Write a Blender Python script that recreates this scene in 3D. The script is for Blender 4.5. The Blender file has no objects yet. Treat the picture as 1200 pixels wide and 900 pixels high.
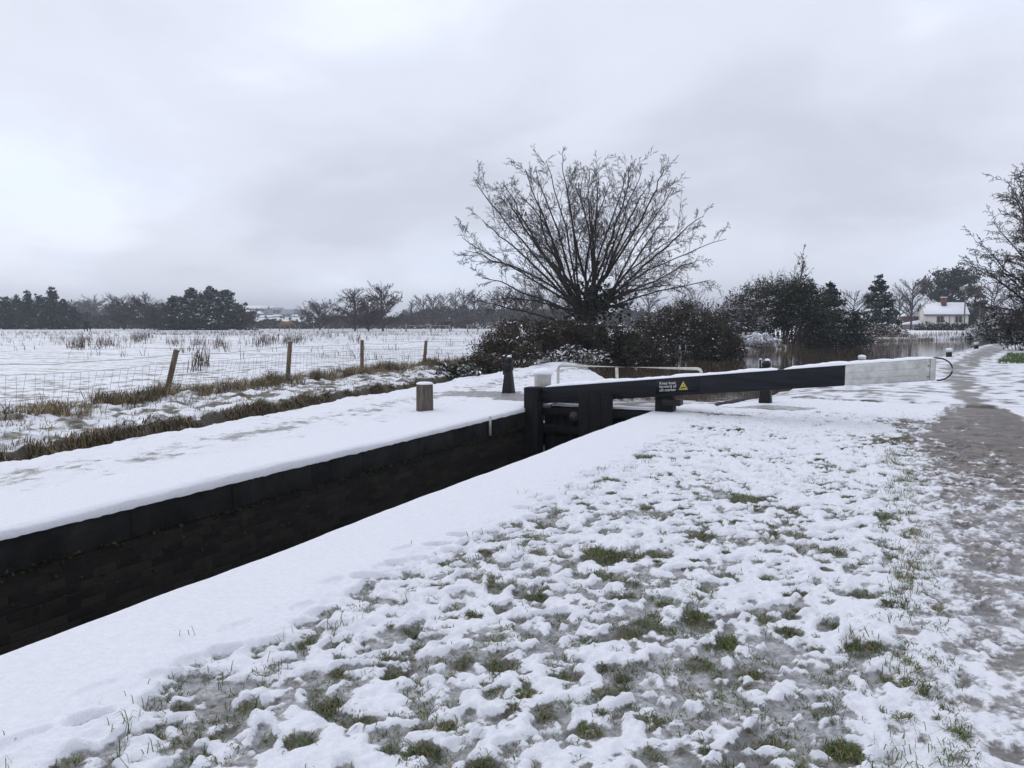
import bpy, math, random
import numpy as np
from mathutils import Vector

R = math.radians
rng = np.random.default_rng(11)
random.seed(11)
scene = bpy.context.scene
col = scene.collection

# ------------------------------------------------------------------ camera
# world axes: the lock runs along +Y, the towpath is on the +X side, coping level is z = 0
YAW, PITCH, CAMZ, F = R(25.1), R(4.36), 1.5, 930.0
cam = bpy.data.cameras.new('camera')
cam_ob = bpy.data.objects.new('camera', cam)
col.objects.link(cam_ob)
cam_ob.location = (0, 0, CAMZ)
cam_ob.rotation_euler = (R(90) - PITCH, 0, YAW)
cam.sensor_width = 36.0
cam.lens = F / 1200 * 36.0
cam.clip_start, cam.clip_end = 0.05, 6000
scene.camera = cam_ob

# ------------------------------------------------------------------ light and sky
SUN_EL, SUN_AZ = R(38), R(70)        # azimuth measured from +Y towards -X
world = bpy.data.worlds.new('World')
scene.world = world
world.use_nodes = True
wn, wl = world.node_tree.nodes, world.node_tree.links
wn.clear()
w_out = wn.new('ShaderNodeOutputWorld')
w_bg = wn.new('ShaderNodeBackground')
w_bg.inputs['Strength'].default_value = 0.1
sky = wn.new('ShaderNodeTexSky')
sky.sky_type = 'NISHITA'
sky.sun_disc = False
sky.sun_elevation = SUN_EL
sky.sun_rotation = -SUN_AZ
tc = wn.new('ShaderNodeTexCoord')
sep = wn.new('ShaderNodeSeparateXYZ')
wl.new(tc.outputs['Generated'], sep.inputs[0])


def wmath(op, a, b=None, clamp=False):
    n = wn.new('ShaderNodeMath')
    n.operation = op
    n.use_clamp = clamp
    for i, v in enumerate((a, b)):
        if v is None:
            continue
        if isinstance(v, (int, float)):
            n.inputs[i].default_value = v
        else:
            wl.new(v, n.inputs[i])
    return n.outputs[0]


zc = wmath('MAXIMUM', sep.outputs['Z'], 0.0)
den = wmath('ADD', zc, 0.30)
cx = wmath('DIVIDE', sep.outputs['X'], den)
cy = wmath('DIVIDE', sep.outputs['Y'], den)
comb = wn.new('ShaderNodeCombineXYZ')
wl.new(cx, comb.inputs[0])
wl.new(cy, comb.inputs[1])
comb.inputs[2].default_value = 3.1
nz1 = wn.new('ShaderNodeTexNoise')
nz1.inputs['Scale'].default_value = 1.15
nz1.inputs['Detail'].default_value = 5
nz1.inputs['Roughness'].default_value = 0.5
nz1.inputs['Distortion'].default_value = 0.25
wl.new(comb.outputs[0], nz1.inputs['Vector'])
cr = wn.new('ShaderNodeValToRGB')
cr.color_ramp.interpolation = 'EASE'
e = cr.color_ramp.elements
e[0].position, e[0].color = 0.30, (6.35, 6.65, 7.75, 1)
e[1].position, e[1].color = 0.68, (9.5, 9.9, 11.2, 1)
m_ = cr.color_ramp.elements.new(0.52)
m_.color = (7.8, 8.15, 9.35, 1)
wl.new(nz1.outputs['Fac'], cr.inputs[0])
nz2 = wn.new('ShaderNodeTexNoise')
nz2.inputs['Scale'].default_value = 1.2
nz2.inputs['Detail'].default_value = 3
wl.new(comb.outputs[0], nz2.inputs['Vector'])
thin = wmath('MULTIPLY', wmath('SUBTRACT', nz2.outputs['Fac'], 0.5, True), 2.2, True)
mixb = wn.new('ShaderNodeMix')
mixb.data_type = 'RGBA'
wl.new(thin, mixb.inputs['Factor'])
wl.new(cr.outputs[0], mixb.inputs['A'])
mixb.inputs['B'].default_value = (8.3, 9.6, 11.8, 1)
# overcast sky: brighter overhead than near the horizon
low = wmath('MULTIPLY', wmath('POWER', wmath('SUBTRACT', 1.0, zc, True), 9.0), 0.17)
zen = wmath('ADD', wmath('ADD', wmath('MULTIPLY', wmath('POWER', zc, 1.5), 0.10), 0.95), low)
vm = wn.new('ShaderNodeVectorMath')
vm.operation = 'SCALE'
wl.new(mixb.outputs['Result'], vm.inputs[0])
wl.new(zen, vm.inputs['Scale'])
mixs = wn.new('ShaderNodeMix')
mixs.data_type = 'RGBA'
mixs.inputs['Factor'].default_value = 0.94
wl.new(sky.outputs[0], mixs.inputs['A'])
wl.new(vm.outputs[0], mixs.inputs['B'])
wl.new(mixs.outputs['Result'], w_bg.inputs['Color'])
wl.new(w_bg.outputs[0], w_out.inputs['Surface'])

sun = bpy.data.lights.new('sun', 'SUN')
sun.energy = 0.6
sun.angle = R(50)
sun.color = (1.0, 0.96, 0.9)
sun_ob = bpy.data.objects.new('sun', sun)
col.objects.link(sun_ob)
sd = Vector((-math.sin(SUN_AZ) * math.cos(SUN_EL), math.cos(SUN_AZ) * math.cos(SUN_EL), math.sin(SUN_EL)))
sun_ob.rotation_euler = sd.to_track_quat('Z', 'Y').to_euler()

scene.view_settings.view_transform = 'Standard'
scene.view_settings.look = 'None'
scene.view_settings.exposure = 0.14
scene.view_settings.gamma = 1.0
scene.render.engine = 'CYCLES'
scene.cycles.use_denoising = True
scene.cycles.max_bounces = 6
scene.cycles.volume_bounces = 0
HAZE = 0.0007

# ------------------------------------------------------------------ placing helpers
_cy, _sy, _cp, _sp = math.cos(YAW), math.sin(YAW), math.cos(PITCH), math.sin(PITCH)
RIGHT = Vector((_cy, _sy, 0))
FH = Vector((-_sy, _cy, 0))
FWD = FH * _cp - Vector((0, 0, _sp))
UP = FH * _sp + Vector((0, 0, _cp))


def ray(px, py):
    return FWD + RIGHT * ((px - 600) / F) - UP * ((py - 450) / F)


def G(px, py, z=0.0):
    d = ray(px, py)
    return Vector((0, 0, CAMZ)) + d * ((z - CAMZ) / d.z)


def P(px, py, dist):
    d = ray(px, py)
    return Vector((0, 0, CAMZ)) + d * (dist / d.dot(FH))


# ------------------------------------------------------------------ noise (numpy)
def _hash(ix, iy, seed):
    h = (ix.astype(np.int64) * 374761393 + iy.astype(np.int64) * 668265263 + seed * 974634777) & 0xffffffff
    h = ((h ^ (h >> 13)) * 1274126177) & 0xffffffff
    h = ((h ^ (h >> 15)) * 2246822519) & 0xffffffff
    return (h ^ (h >> 16)) / 4294967296.0


def pn(x, y, seed=0):
    x = np.asarray(x, float); y = np.asarray(y, float)
    xi, yi = np.floor(x), np.floor(y)
    fx, fy = x - xi, y - yi
    u = fx * fx * fx * (fx * (fx * 6 - 15) + 10)
    v = fy * fy * fy * (fy * (fy * 6 - 15) + 10)

    def g(dx, dy):
        a = _hash(xi + dx, yi + dy, seed) * 2 * np.pi
        return np.cos(a) * (fx - dx) + np.sin(a) * (fy - dy)
    a = g(0, 0) + u * (g(1, 0) - g(0, 0))
    b = g(0, 1) + u * (g(1, 1) - g(0, 1))
    return (a + v * (b - a)) * 1.5


def fbm(x, y, octv=4, seed=0, gain=0.5):
    s, a, t = 0, 1.0, 0
    for i in range(octv):
        s = s + a * pn(x * 2 ** i + 17.3 * i, y * 2 ** i - 9.1 * i, seed + i)
        t += a
        a *= gain
    return s / t


def sstep(a, b, x):
    t = np.clip((x - a) / (b - a), 0, 1)
    return t * t * (3 - 2 * t)


# ------------------------------------------------------------------ materials
def new_mat(name):
    m = bpy.data.materials.new(name)
    m.use_nodes = True
    nt = m.node_tree
    return m, nt.nodes, nt.links, nt.nodes['Principled BSDF']


def mat(name, c1, c2=None, rough=0.7, scale=6.0, bump=0.0, bscale=None, spec=0.4, metallic=0.0, stretch=None, detail=5):
    m, n, l, b = new_mat(name)
    b.inputs['Roughness'].default_value = rough
    b.inputs['Specular IOR Level'].default_value = spec
    b.inputs['Metallic'].default_value = metallic
    tcn = n.new('ShaderNodeTexCoord')
    mp = n.new('ShaderNodeMapping')
    l.new(tcn.outputs['Object'], mp.inputs[0])
    if stretch:
        mp.inputs['Scale'].default_value = stretch
    nz = n.new('ShaderNodeTexNoise')
    nz.inputs['Scale'].default_value = scale
    nz.inputs['Detail'].default_value = detail
    nz.inputs['Roughness'].default_value = 0.6
    l.new(mp.outputs[0], nz.inputs['Vector'])
    if c2 is not None:
        r = n.new('ShaderNodeValToRGB')
        r.color_ramp.elements[0].position = 0.35
        r.color_ramp.elements[1].position = 0.68
        r.color_ramp.elements[0].color = (*c1, 1)
        r.color_ramp.elements[1].color = (*c2, 1)
        l.new(nz.outputs['Fac'], r.inputs[0])
        l.new(r.outputs[0], b.inputs['Base Color'])
    else:
        b.inputs['Base Color'].default_value = (*c1, 1)
    if bump:
        bn = n.new('ShaderNodeTexNoise')
        bn.inputs['Scale'].default_value = bscale or scale * 4
        bn.inputs['Detail'].default_value = 4
        l.new(mp.outputs[0], bn.inputs['Vector'])
        bp = n.new('ShaderNodeBump')
        bp.inputs['Strength'].default_value = bump
        bp.inputs['Distance'].default_value = 0.02
        l.new(bn.outputs['Fac'], bp.inputs['Height'])
        l.new(bp.outputs[0], b.inputs['Normal'])
    return m


def leaf_mat(name, c1, c2, scale=0.8, rough=0.6):
    """foliage with light and dark clumps that belong to the leaves themselves (species mix, age)"""
    m = mat(name, c1, c2, rough=rough, scale=scale, spec=0.25, detail=6)
    return m


M = {}
M['snow'] = mat('snow', (0.84, 0.855, 0.90), (0.89, 0.90, 0.93), rough=0.65, scale=9, bump=0.25, bscale=60, spec=0.3)
M['black_paint'] = mat('black_paint', (0.004, 0.005, 0.008), (0.015, 0.017, 0.022), rough=0.55, spec=0.25, scale=3, bump=0.35, bscale=14, stretch=(.6, 4, 6))
M['black_wood'] = mat('black_wood', (0.003, 0.0035, 0.005), (0.012, 0.012, 0.014), rough=0.65, spec=0.2, scale=4, bump=0.4, bscale=18, stretch=(3, 3, .6))
M['white_paint'] = mat('white_paint', (0.46, 0.46, 0.43), (0.70, 0.70, 0.67), rough=0.55, scale=7, bump=0.2, bscale=22)
M['cream_paint'] = mat('cream_paint', (0.44, 0.43, 0.38), (0.62, 0.61, 0.55), rough=0.55, scale=9, bump=0.1)
M['iron'] = mat('iron', (0.004, 0.0045, 0.006), (0.012, 0.0125, 0.015), rough=0.5, scale=14, bump=0.2, spec=0.3)
M['rust'] = mat('rust', (0.045, 0.032, 0.023), (0.10, 0.075, 0.055), rough=0.85, scale=20, bump=0.3)
M['old_wood'] = mat('old_wood', (0.066, 0.052, 0.040), (0.16, 0.135, 0.112), rough=0.85, scale=5, bump=0.7, bscale=20, stretch=(5, 5, .5))
M['post_wood'] = mat('post_wood', (0.09, 0.065, 0.045), (0.20, 0.15, 0.105), rough=0.85, scale=5, bump=0.5, bscale=18, stretch=(5, 5, .6))
M['pale_wood'] = mat('pale_wood', (0.22, 0.20, 0.18), (0.36, 0.34, 0.31), rough=0.85, scale=5)
M['wire'] = mat('wire', (0.16, 0.16, 0.17), (0.30, 0.30, 0.31), rough=0.5, scale=3, metallic=0.6)
M['lettering'] = mat('lettering', (0.75, 0.75, 0.75), rough=0.6)
M['yellow'] = mat('yellow', (0.45, 0.37, 0.07), (0.58, 0.48, 0.12), rough=0.5, scale=12)
M['bark'] = mat('bark', (0.016, 0.013, 0.011), (0.055, 0.047, 0.041), rough=0.9, scale=5, bump=0.6, bscale=14, stretch=(2, 2, .6))
M['bark_pale'] = mat('bark_pale', (0.035, 0.029, 0.026), (0.085, 0.075, 0.068), rough=0.9, scale=5)
M['twig'] = mat('twig', (0.030, 0.023, 0.019), (0.078, 0.062, 0.052), rough=0.9, scale=2)
M['twig_red'] = mat('twig_red', (0.045, 0.030, 0.024), (0.10, 0.070, 0.055), rough=0.9, scale=1.5)
M['leaf_dark'] = leaf_mat('leaf_dark', (0.007, 0.011, 0.005), (0.026, 0.034, 0.015))
M['leaf_ivy'] = leaf_mat('leaf_ivy', (0.010, 0.016, 0.007), (0.060, 0.074, 0.034), 0.9)
M['leaf_brown'] = leaf_mat('leaf_brown', (0.028, 0.018, 0.011), (0.088, 0.056, 0.034), 1.4)
M['needle'] = leaf_mat('needle', (0.008, 0.016, 0.010), (0.026, 0.040, 0.024), 0.7)
M['needle_blue'] = leaf_mat('needle_blue', (0.010, 0.020, 0.016), (0.032, 0.050, 0.036), 0.7)
M['reed'] = leaf_mat('reed', (0.10, 0.062, 0.032), (0.26, 0.18, 0.10), 1.0)
M['dry_grass'] = leaf_mat('dry_grass', (0.105, 0.082, 0.040), (0.40, 0.31, 0.175), 1.2)
M['dark_grass'] = leaf_mat('dark_grass', (0.022, 0.020, 0.010), (0.075, 0.062, 0.030), 1.5)
M['green_grass'] = leaf_mat('green_grass', (0.034, 0.066, 0.013), (0.115, 0.175, 0.038), 2.5)
M['weed'] = mat('weed', (0.05, 0.036, 0.026), (0.13, 0.09, 0.06), rough=0.9, scale=1)
M['far_scrub'] = mat('far_scrub', (0.036, 0.031, 0.030), (0.085, 0.074, 0.070), rough=0.9, scale=.4)
M['house_wall'] = mat('house_wall', (0.56, 0.54, 0.48), (0.68, 0.66, 0.60), rough=0.85, scale=1.5)
M['house_brick'] = mat('house_brick', (0.09, 0.04, 0.032), (0.16, 0.075, 0.06), rough=0.9, scale=6)
M['glass'] = mat('glass', (0.012, 0.013, 0.016), rough=0.1, spec=0.6)
M['roof_slate'] = mat('roof_slate', (0.17, 0.18, 0.21), (0.34, 0.36, 0.40), rough=0.7, scale=0.4)
M['far_wall'] = mat('far_wall', (0.20, 0.17, 0.16), (0.32, 0.29, 0.27), rough=0.9, scale=0.2)
M['horse_dark'] = mat('horse_dark', (0.006, 0.005, 0.006), (0.014, 0.011, 0.011), rough=0.8, scale=2)
M['horse_tan'] = mat('horse_tan', (0.17, 0.12, 0.07), (0.24, 0.18, 0.11), rough=0.8, scale=2)
M['horse_brown'] = mat('horse_brown', (0.030, 0.013, 0.010), (0.055, 0.024, 0.018), rough=0.8, scale=2)


def ground_material():
    m, n, l, b = new_mat('snowy_ground')
    geo = n.new('ShaderNodeNewGeometry')

    def attr(nm):
        a = n.new('ShaderNodeAttribute')
        a.attribute_name = nm
        return a.outputs['Fac']

    def noise(scale, detail=4, rough=0.6):
        t = n.new('ShaderNodeTexNoise')
        t.inputs['Scale'].default_value = scale
        t.inputs['Detail'].default_value = detail
        t.inputs['Roughness'].default_value = rough
        l.new(geo.outputs['Position'], t.inputs['Vector'])
        return t.outputs['Fac']

    def mth(op, a, c, clamp=False):
        t = n.new('ShaderNodeMath')
        t.operation = op
        t.use_clamp = clamp
        for i, v in enumerate((a, c)):
            if isinstance(v, (int, float)):
                t.inputs[i].default_value = v
            else:
                l.new(v, t.inputs[i])
        return t.outputs[0]

    def ramp(f, p0, p1, c0, c1):
        t = n.new('ShaderNodeValToRGB')
        t.color_ramp.elements[0].position, t.color_ramp.elements[1].position = p0, p1
        t.color_ramp.elements[0].color, t.color_ramp.elements[1].color = (*c0, 1), (*c1, 1)
        l.new(f, t.inputs[0])
        return t.outputs[0]

    def mix(f, a, c):
        t = n.new('ShaderNodeMix')
        t.data_type = 'RGBA'
        l.new(f, t.inputs['Factor'])
        l.new(a, t.inputs['A'])
        l.new(c, t.inputs['B'])
        return t.outputs['Result']
    fine = noise(55, 3)
    midn = noise(14, 4)
    slush = mix(noise(70, 2), ramp(noise(24, 7, .75), 0.40, 0.60, (0.09, 0.085, 0.08), (0.66, 0.67, 0.69)), ramp(midn, .4, .6, (.26, .255, .25), (.50, .51, .53)))
    mud = ramp(noise(3.2, 9, 0.78), 0.38, 0.62, (0.030, 0.022, 0.016), (0.18, 0.142, 0.11))
    soil = ramp(noise(22, 4), 0.35, 0.7, (0.026, 0.026, 0.013), (0.095, 0.078, 0.05))
    snow = ramp(noise(30, 5, .7), 0.3, 0.7, (0.72, 0.735, 0.775), (0.82, 0.83, 0.86))
    under = mix(attr('mud'), slush, mud)
    under = mix(attr('soil'), under, soil)
    f = mth('ADD', attr('snow'), mth('MULTIPLY', mth('SUBTRACT', fine, 0.5), 0.55))
    f = mth('ADD', f, mth('MULTIPLY', mth('SUBTRACT', noise(2.6, 5, 0.65), 0.5), attr('speck')))
    mr = n.new('ShaderNodeMapRange')
    mr.interpolation_type = 'SMOOTHSTEP'
    mr.inputs['From Min'].default_value = 0.30
    mr.inputs['From Max'].default_value = 0.62
    l.new(f, mr.inputs['Value'])
    sf = mr.outputs[0]
    l.new(mix(sf, under, snow), b.inputs['Base Color'])
    rg = n.new('ShaderNodeMapRange')
    rg.inputs['To Min'].default_value = 0.34
    rg.inputs['To Max'].default_value = 0.65
    l.new(sf, rg.inputs['Value'])
    l.new(rg.outputs[0], b.inputs['Roughness'])
    b.inputs['Specular IOR Level'].default_value = 0.35
    bp = n.new('ShaderNodeBump')
    bp.inputs['Strength'].default_value = 0.6
    bp.inputs['Distance'].default_value = 0.014
    l.new(mth('ADD', mth('MULTIPLY', noise(110, 3), 0.8), midn), bp.inputs['Height'])
    l.new(bp.outputs[0], b.inputs['Normal'])
    return m


M['ground'] = ground_material()


def water_material():
    m, n, l, b = new_mat('canal_water')
    b.inputs['Base Color'].default_value = (0.085, 0.062, 0.042, 1)
    b.inputs['Roughness'].default_value = 0.04
    b.inputs['IOR'].default_value = 1.33
    b.inputs['Specular IOR Level'].default_value = 0.5
    geo = n.new('ShaderNodeNewGeometry')
    t = n.new('ShaderNodeTexNoise')
    t.inputs['Scale'].default_value = 2.2
    t.inputs['Detail'].default_value = 3
    l.new(geo.outputs['Position'], t.inputs['Vector'])
    bp = n.new('ShaderNodeBump')
    bp.inputs['Strength'].default_value = 0.09
    bp.inputs['Distance'].default_value = 0.05
    l.new(t.outputs['Fac'], bp.inputs['Height'])
    l.new(bp.outputs[0], b.inputs['Normal'])
    return m


M['water'] = water_material()


def wall_material():
    m, n, l, b = new_mat('wet_lock_brick')
    tcn = n.new('ShaderNodeTexCoord')
    s = n.new('ShaderNodeSeparateXYZ')
    c = n.new('ShaderNodeCombineXYZ')
    l.new(tcn.outputs['Object'], s.inputs[0])
    l.new(s.outputs['Y'], c.inputs[0])
    l.new(s.outputs['Z'], c.inputs[1])
    br = n.new('ShaderNodeTexBrick')
    br.inputs['Scale'].default_value = 1.0
    br.inputs['Brick Width'].default_value = 0.235
    br.inputs['Row Height'].default_value = 0.075
    br.inputs['Mortar Size'].default_value = 0.006
    br.inputs['Mortar Smooth'].default_value = 0.6
    br.inputs['Color1'].default_value = (0.008, 0.0075, 0.007, 1)
    br.inputs['Color2'].default_value = (0.030, 0.024, 0.020, 1)
    br.inputs['Mortar'].default_value = (0.010, 0.010, 0.010, 1)
    l.new(c.outputs[0], br.inputs['Vector'])
    nz = n.new('ShaderNodeTexNoise')
    nz.inputs['Scale'].default_value = 3
    nz.inputs['Detail'].default_value = 6
    l.new(tcn.outputs['Object'], nz.inputs['Vector'])
    r = n.new('ShaderNodeValToRGB')
    r.color_ramp.elements[0].position, r.color_ramp.elements[0].color = 0.62, (0, 0, 0, 1)
    r.color_ramp.elements[1].position, r.color_ramp.elements[1].color = 0.74, (1, 1, 1, 1)
    l.new(nz.outputs['Fac'], r.inputs[0])
    mx = n.new('ShaderNodeMix')
    mx.data_type = 'RGBA'
    l.new(r.outputs[0], mx.inputs['Factor'])
    l.new(br.outputs['Color'], mx.inputs['A'])
    mx.inputs['B'].default_value = (0.035, 0.042, 0.018, 1)
    l.new(mx.outputs['Result'], b.inputs['Base Color'])
    b.inputs['Roughness'].default_value = 0.6
    b.inputs['Specular IOR Level'].default_value = 0.3
    bp = n.new('ShaderNodeBump')
    bp.inputs['Strength'].default_value = 0.6
    bp.inputs['Distance'].default_value = 0.01
    ad = n.new('ShaderNodeMath')
    ad.operation = 'ADD'
    l.new(br.outputs['Fac'], ad.inputs[0])
    n2 = n.new('ShaderNodeTexNoise')
    n2.inputs['Scale'].default_value = 12
    l.new(tcn.outputs['Object'], n2.inputs['Vector'])
    mm = n.new('ShaderNodeMath')
    mm.operation = 'MULTIPLY'
    mm.inputs[1].default_value = -1.5
    l.new(n2.outputs['Fac'], mm.inputs[0])
    l.new(mm.outputs[0], ad.inputs[1])
    bp.invert = True
    l.new(ad.outputs[0], bp.inputs['Height'])
    l.new(bp.outputs[0], b.inputs['Normal'])
    return m


M['lock_brick'] = wall_material()
M['coping_stone'] = mat('coping_stone', (0.007, 0.007, 0.0075), (0.028, 0.027, 0.026), rough=0.75, scale=2.2, bump=0.8, bscale=14, spec=0.15)
M['moss'] = mat('moss', (0.018, 0.020, 0.008), (0.06, 0.06, 0.025), rough=0.9, scale=3)
M['stone'] = mat('stone', (0.10, 0.10, 0.105), (0.20, 0.20, 0.205), rough=0.5, scale=4, bump=0.3)


# ------------------------------------------------------------------ mesh builder
class MB:
    def __init__(s):
        s.V, s.Q, s.T, s.qm, s.tm, s.n = [], [], [], [], [], 0

    def add(s, v, q=None, t=None, mi=0):
        v = np.asarray(v, float).reshape(-1, 3)
        if q is not None and len(q):
            q = np.asarray(q, np.int64).reshape(-1, 4)
            s.Q.append(q + s.n); s.qm.append(np.full(len(q), mi))
        if t is not None and len(t):
            t = np.asarray(t, np.int64).reshape(-1, 3)
            s.T.append(t + s.n); s.tm.append(np.full(len(t), mi))
        s.V.append(v); s.n += len(v)

    def build(s, name, mats, parent=None, smooth=False, bevel=0.0):
        me = bpy.data.meshes.new(name)
        v = np.concatenate(s.V)
        q = np.concatenate(s.Q) if s.Q else np.zeros((0, 4), np.int64)
        t = np.concatenate(s.T) if s.T else np.zeros((0, 3), np.int64)
        mi = np.concatenate([*(s.qm or []), *(s.tm or [])]) if (s.qm or s.tm) else np.zeros(0)
        me.vertices.add(len(v))
        me.vertices.foreach_set('co', v.ravel())
        loops = np.concatenate([q.ravel(), t.ravel()])
        me.loops.add(len(loops))
        me.loops.foreach_set('vertex_index', loops)
        me.polygons.add(len(q) + len(t))
        ls = np.concatenate([np.arange(len(q)) * 4, len(q) * 4 + np.arange(len(t)) * 3])
        me.polygons.foreach_set('loop_start', ls)
        me.polygons.foreach_set('material_index', mi.astype(np.int32))
        if smooth:
            me.polygons.foreach_set('use_smooth', np.ones(len(q) + len(t), bool))
        me.update(calc_edges=True)
        me.validate()
        for m in (mats if isinstance(mats, (list, tuple)) else [mats]):
            me.materials.append(m)
        o = bpy.data.objects.new(name, me)
        col.objects.link(o)
        if parent is not None:
            o.parent = parent
        if bevel:
            b = o.modifiers.new('bevel', 'BEVEL')
            b.width = bevel
            b.segments = 2
            b.limit_method = 'ANGLE'
        return o

    def box(s, x0, x1, y0, y1, z0, z1, mi=0):
        v = [(x, y, z) for z in (z0, z1) for y in (y0, y1) for x in (x0, x1)]
        s.add(v, [(0, 2, 3, 1), (4, 5, 7, 6), (0, 1, 5, 4), (1, 3, 7, 5), (3, 2, 6, 7), (2, 0, 4, 6)], mi=mi)

    def hexa(s, v8, mi=0):
        s.add(v8, [(0, 2, 3, 1), (4, 5, 7, 6), (0, 1, 5, 4), (1, 3, 7, 5), (3, 2, 6, 7), (2, 0, 4, 6)], mi=mi)

    def lathe(s, prof, c=(0, 0, 0), n=20, mi=0, jit=0.0, sq=1.0):
        """profile of (radius, z); closed top and bottom by small rings"""
        prof = np.array(prof, float)
        a = np.arange(n) / n * 2 * np.pi
        rr = 1 + jit * rng.standard_normal(n)
        x = np.cos(a) * rr; y = np.sin(a) * rr
        v = np.array([[(r * x[i] + c[0], r * y[i] * sq + c[1], z + c[2]) for i in range(n)] for r, z in prof]).reshape(-1, 3)
        q = []
        for k in range(len(prof) - 1):
            for i in range(n):
                j = (i + 1) % n
                q.append((k * n + i, k * n + j, (k + 1) * n + j, (k + 1) * n + i))
        base = len(v)
        v = np.vstack([v, [(c[0], c[1], prof[0, 1] + c[2]), (c[0], c[1], prof[-1, 1] + c[2])]])
        t = [(base, (i + 1) % n, i) for i in range(n)] + [(base + 1, (len(prof) - 1) * n + i, (len(prof) - 1) * n + (i + 1) % n) for i in range(n)]
        s.add(v, q, t, mi)

    def tubes(s, branches, mi=0):
        """branches: list of (points n x 3, radii n, sides)"""
        groups = {}
        for p, r, k in branches:
            groups.setdefault((len(p), k), []).append((p, r))
        for (n, k), items in groups.items():
            Pn = np.array([i[0] for i in items], float)
            Rn = np.array([i[1] for i in items], float)
            B = len(items)
            tan = np.gradient(Pn, axis=1)
            tan /= np.linalg.norm(tan, axis=2, keepdims=True) + 1e-9
            ref = np.where(np.abs(tan[..., 2:3]) > 0.9, np.array([1.0, 0, 0]), np.array([0, 0, 1.0]))
            ref = np.broadcast_to(np.where(np.abs(tan[:, :1, 2:3]) > 0.9, np.array([1.0, 0, 0]), np.array([0, 0, 1.0])), tan.shape)
            u = np.cross(tan, ref)
            u /= np.linalg.norm(u, axis=2, keepdims=True) + 1e-9
            w = np.cross(tan, u)
            a = np.arange(k) / k * 2 * np.pi
            V = Pn[:, :, None, :] + Rn[:, :, None, None] * (u[:, :, None, :] * np.cos(a)[None, None, :, None] + w[:, :, None, :] * np.sin(a)[None, None, :, None])
            idx = np.arange(B * n * k).reshape(B, n, k)
            a0 = idx[:, :-1, :]; b0 = np.roll(idx, -1, axis=2)[:, :-1, :]
            a1 = idx[:, 1:, :]; b1 = np.roll(idx, -1, axis=2)[:, 1:, :]
            q = np.stack([a0, b0, b1, a1], axis=-1).reshape(-1, 4)
            caps = None
            if k == 4:
                caps = np.concatenate([idx[:, -1, :], idx[:, 0, ::-1]])
                q = np.concatenate([q, caps])
            s.add(V.reshape(-1, 3), q, None, mi)

    def cards(s, c, size, nrm=None, aspect=1.6, mi=0):
        """leaf-sized diamonds; nrm None = any direction"""
        c = np.asarray(c, float).reshape(-1, 3)
        n = len(c)
        if n == 0:
            return
        if nrm is None:
            nrm = rng.standard_normal((n, 3))
        nrm = nrm / (np.linalg.norm(nrm, axis=1, keepdims=True) + 1e-9)
        t = rng.standard_normal((n, 3))
        u = np.cross(nrm, t)
        u /= np.linalg.norm(u, axis=1, keepdims=True) + 1e-9
        w = np.cross(nrm, u)
        size = np.broadcast_to(size, (n,))[:, None] * (0.6 + 0.8 * rng.random((n, 1)))
        a = size * 0.5
        b = a * aspect
        fold = nrm * a * 0.35
        V = np.stack([c - w * b, c + u * a + fold, c + w * b, c - u * a + fold], axis=1).reshape(-1, 3)
        s.add(V, np.arange(4 * n).reshape(n, 4), None, mi)

    def blades(s, base, length, width, lean, mi=0, droop=0.5):
        """tapered grass blades: base n x 3, lean n x 2 horizontal lean (as a share of the length)"""
        base = np.asarray(base, float)
        n = len(base)
        if n == 0:
            return
        length = np.broadcast_to(length, (n,)); width = np.broadcast_to(width, (n,))
        ang = rng.random(n) * 2 * np.pi
        side = np.stack([np.cos(ang), np.sin(ang), np.zeros(n)], 1) * (width / 2)[:, None]
        ld = np.concatenate([lean, np.zeros((n, 1))], 1)
        mid = base + ld * length[:, None] * 0.4 + np.array([0, 0, 1]) * (length * 0.62)[:, None]
        tip = base + ld * length[:, None] + np.array([0, 0, 1]) * (length * (1.0 - droop * np.minimum(1, np.linalg.norm(lean, axis=1))))[:, None]
        V = np.stack([base - side, base + side, mid + side * 0.8, mid - side * 0.8, tip], 1).reshape(-1, 3)
        i = np.arange(n)[:, None] * 5
        s.add(V, i + np.array([0, 1, 2, 3]), i + np.array([3, 2, 4]), mi)


def tag(o, label=None, cat=None, group=None, kind=None):
    if label: o['label'] = label
    if cat: o['category'] = cat
    if group: o['group'] = group
    if kind: o['kind'] = kind
    return o


def thing(name, label, cat, loc=(0, 0, 0), rz=0.0, group=None):
    o = bpy.data.objects.new(name, None)
    o.empty_display_size = 0.2
    col.objects.link(o)
    o.location = loc
    o.rotation_euler = (0, 0, rz)
    return tag(o, label, cat, group)


def copy_tree(o, parent=None):
    c = o.copy()
    col.objects.link(c)
    if parent is not None:
        c.parent = parent
    for ch in list(o.children):
        copy_tree(ch, c)
    return c


def dup(o, loc, rz, scale, label, group=None):
    c = copy_tree(o)
    c.location = loc
    c.rotation_euler = (0, 0, rz)
    c.scale = (scale, scale, scale) if isinstance(scale, (int, float)) else scale
    c['label'] = label
    if group: c['group'] = group
    elif 'group' in c: del c['group']
    return c


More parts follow.
